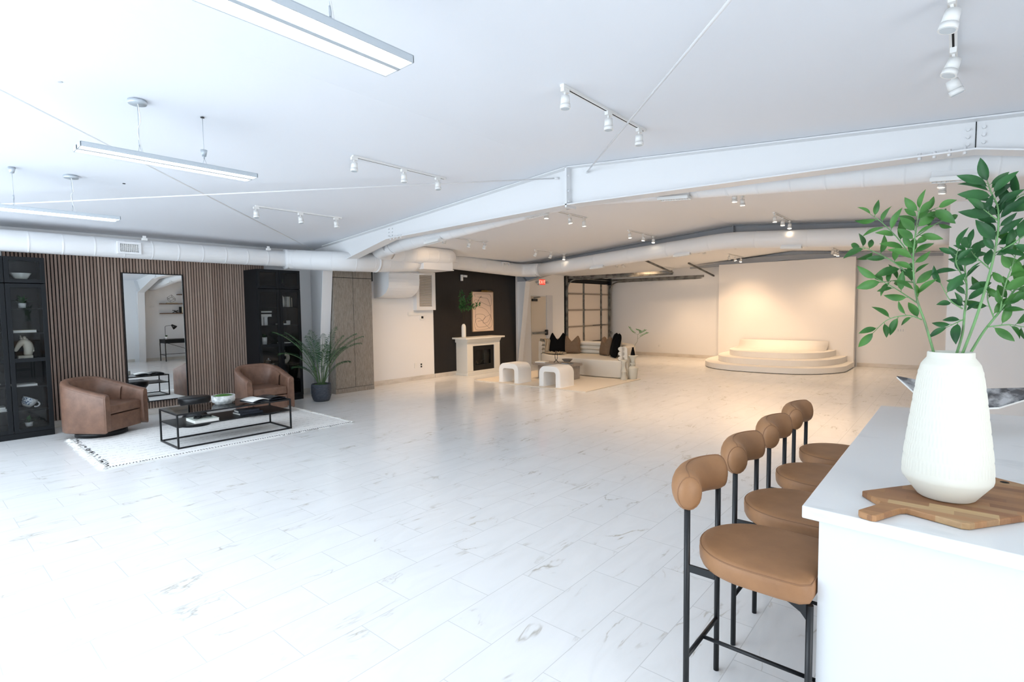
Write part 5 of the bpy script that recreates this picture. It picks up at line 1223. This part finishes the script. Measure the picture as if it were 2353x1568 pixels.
O('seat', MB().box(.98, 1.38, 6.55, 6.95, .43, .46), M['whitechair'], t, bevel=.01)
for x in (1.02, 1.34):
    for y in (6.58, 6.92): O('leg', MB().cyl((x, y, 0), (x, y, .43), .012, n=10), M['blackmetal'], t)
outlet((XRW-.009, 7.05, .4), 'x', 'white wall outlet under the mirrored desk', slots=False)

# ------------------------------------------------------------------ light
LG = dict(winL=.635, winR=.15, spot=.93, world=.2, pend=.3, side=.34)
w = bpy.data.worlds.new('sky'); bpy.context.scene.world = w; w.use_nodes = True
bg = w.node_tree.nodes['Background']; bg.inputs[0].default_value = (.72, .86, 1, 1); bg.inputs[1].default_value = 1.2*LG['world']
def area(name, loc, rot, sx_, sy_, e, col, spread=None):
    L = bpy.data.lights.new(name, 'AREA'); L.shape = 'RECTANGLE'; L.size = sx_; L.size_y = sy_; L.energy = e; L.color = col
    if spread: L.spread = spread
    o = bpy.data.objects.new(name, L); C.objects.link(o); o.location = loc; o.rotation_euler = rot; return o
DAY = (.80, .90, 1)
area('storefront_daylight', (-5.4, YF-.25, 1.5), (rad(90), 0, 0), 8.2, 2.5, 620*LG['winL'], DAY)
area('storefront_daylight', (.6, YF-.25, 1.5), (rad(90), 0, 0), 3.0, 2.5, 150*LG['winR'], DAY)
area('added_side_fill', (XRW+.2, .75, 1.35), (rad(90), 0, rad(90)), 2.2, 2.3, 230*LG['side'], (.95, .975, 1))  # fill light added outside the invented opening, brightens left wall and mid floor
for x, y0, y1, z, lb, h in LAMPS: area('pendant_glow', (x, (y0+y1)/2, z-.01), (0,0,0), .2, y1-y0, 16*LG['pend'], (.86, .94, 1))

for o in C.objects:
    if o.type == 'LIGHT' and o.data.type == 'SPOT': o.data.energy *= LG['spot']
# ------------------------------------------------------------------ camera
cam = bpy.data.cameras.new('camera'); co = bpy.data.objects.new('camera', cam); C.objects.link(co); bpy.context.scene.camera = co
F_PX, YAW, PIT, ROL, H = 1212.379, rad(-40.34926), rad(3.39349), rad(-.667797), 1.584933
f = Vector((sin(YAW)*cos(PIT), cos(YAW)*cos(PIT), -sin(PIT))); r = Vector((cos(YAW), -sin(YAW), 0)); u = r.cross(f)
r2 = r*cos(ROL)+u*sin(ROL); u2 = -r*sin(ROL)+u*cos(ROL)
co.matrix_world = Matrix(((r2.x, u2.x, -f.x, 0), (r2.y, u2.y, -f.y, 0), (r2.z, u2.z, -f.z, H), (0,0,0,1)))
cam.sensor_width = 36; cam.sensor_fit = 'HORIZONTAL'; cam.lens = F_PX/2353*36; cam.clip_start = .05; cam.clip_end = 200
sc = bpy.context.scene
sc.view_settings.view_transform = 'Standard'; sc.view_settings.look = 'None'; sc.view_settings.gamma = 1; sc.view_settings.exposure = 0.07; sc.view_settings.use_curve_mapping = False
sc.cycles.max_bounces = 10; sc.cycles.diffuse_bounces = 6; sc.cycles.glossy_bounces = 4; sc.cycles.transparent_max_bounces = 12; sc.cycles.use_denoising = True
sc.cycles.sample_clamp_indirect = 6; sc.cycles.use_adaptive_sampling = True; sc.cycles.adaptive_threshold = .1; sc.cycles.adaptive_min_samples = 16
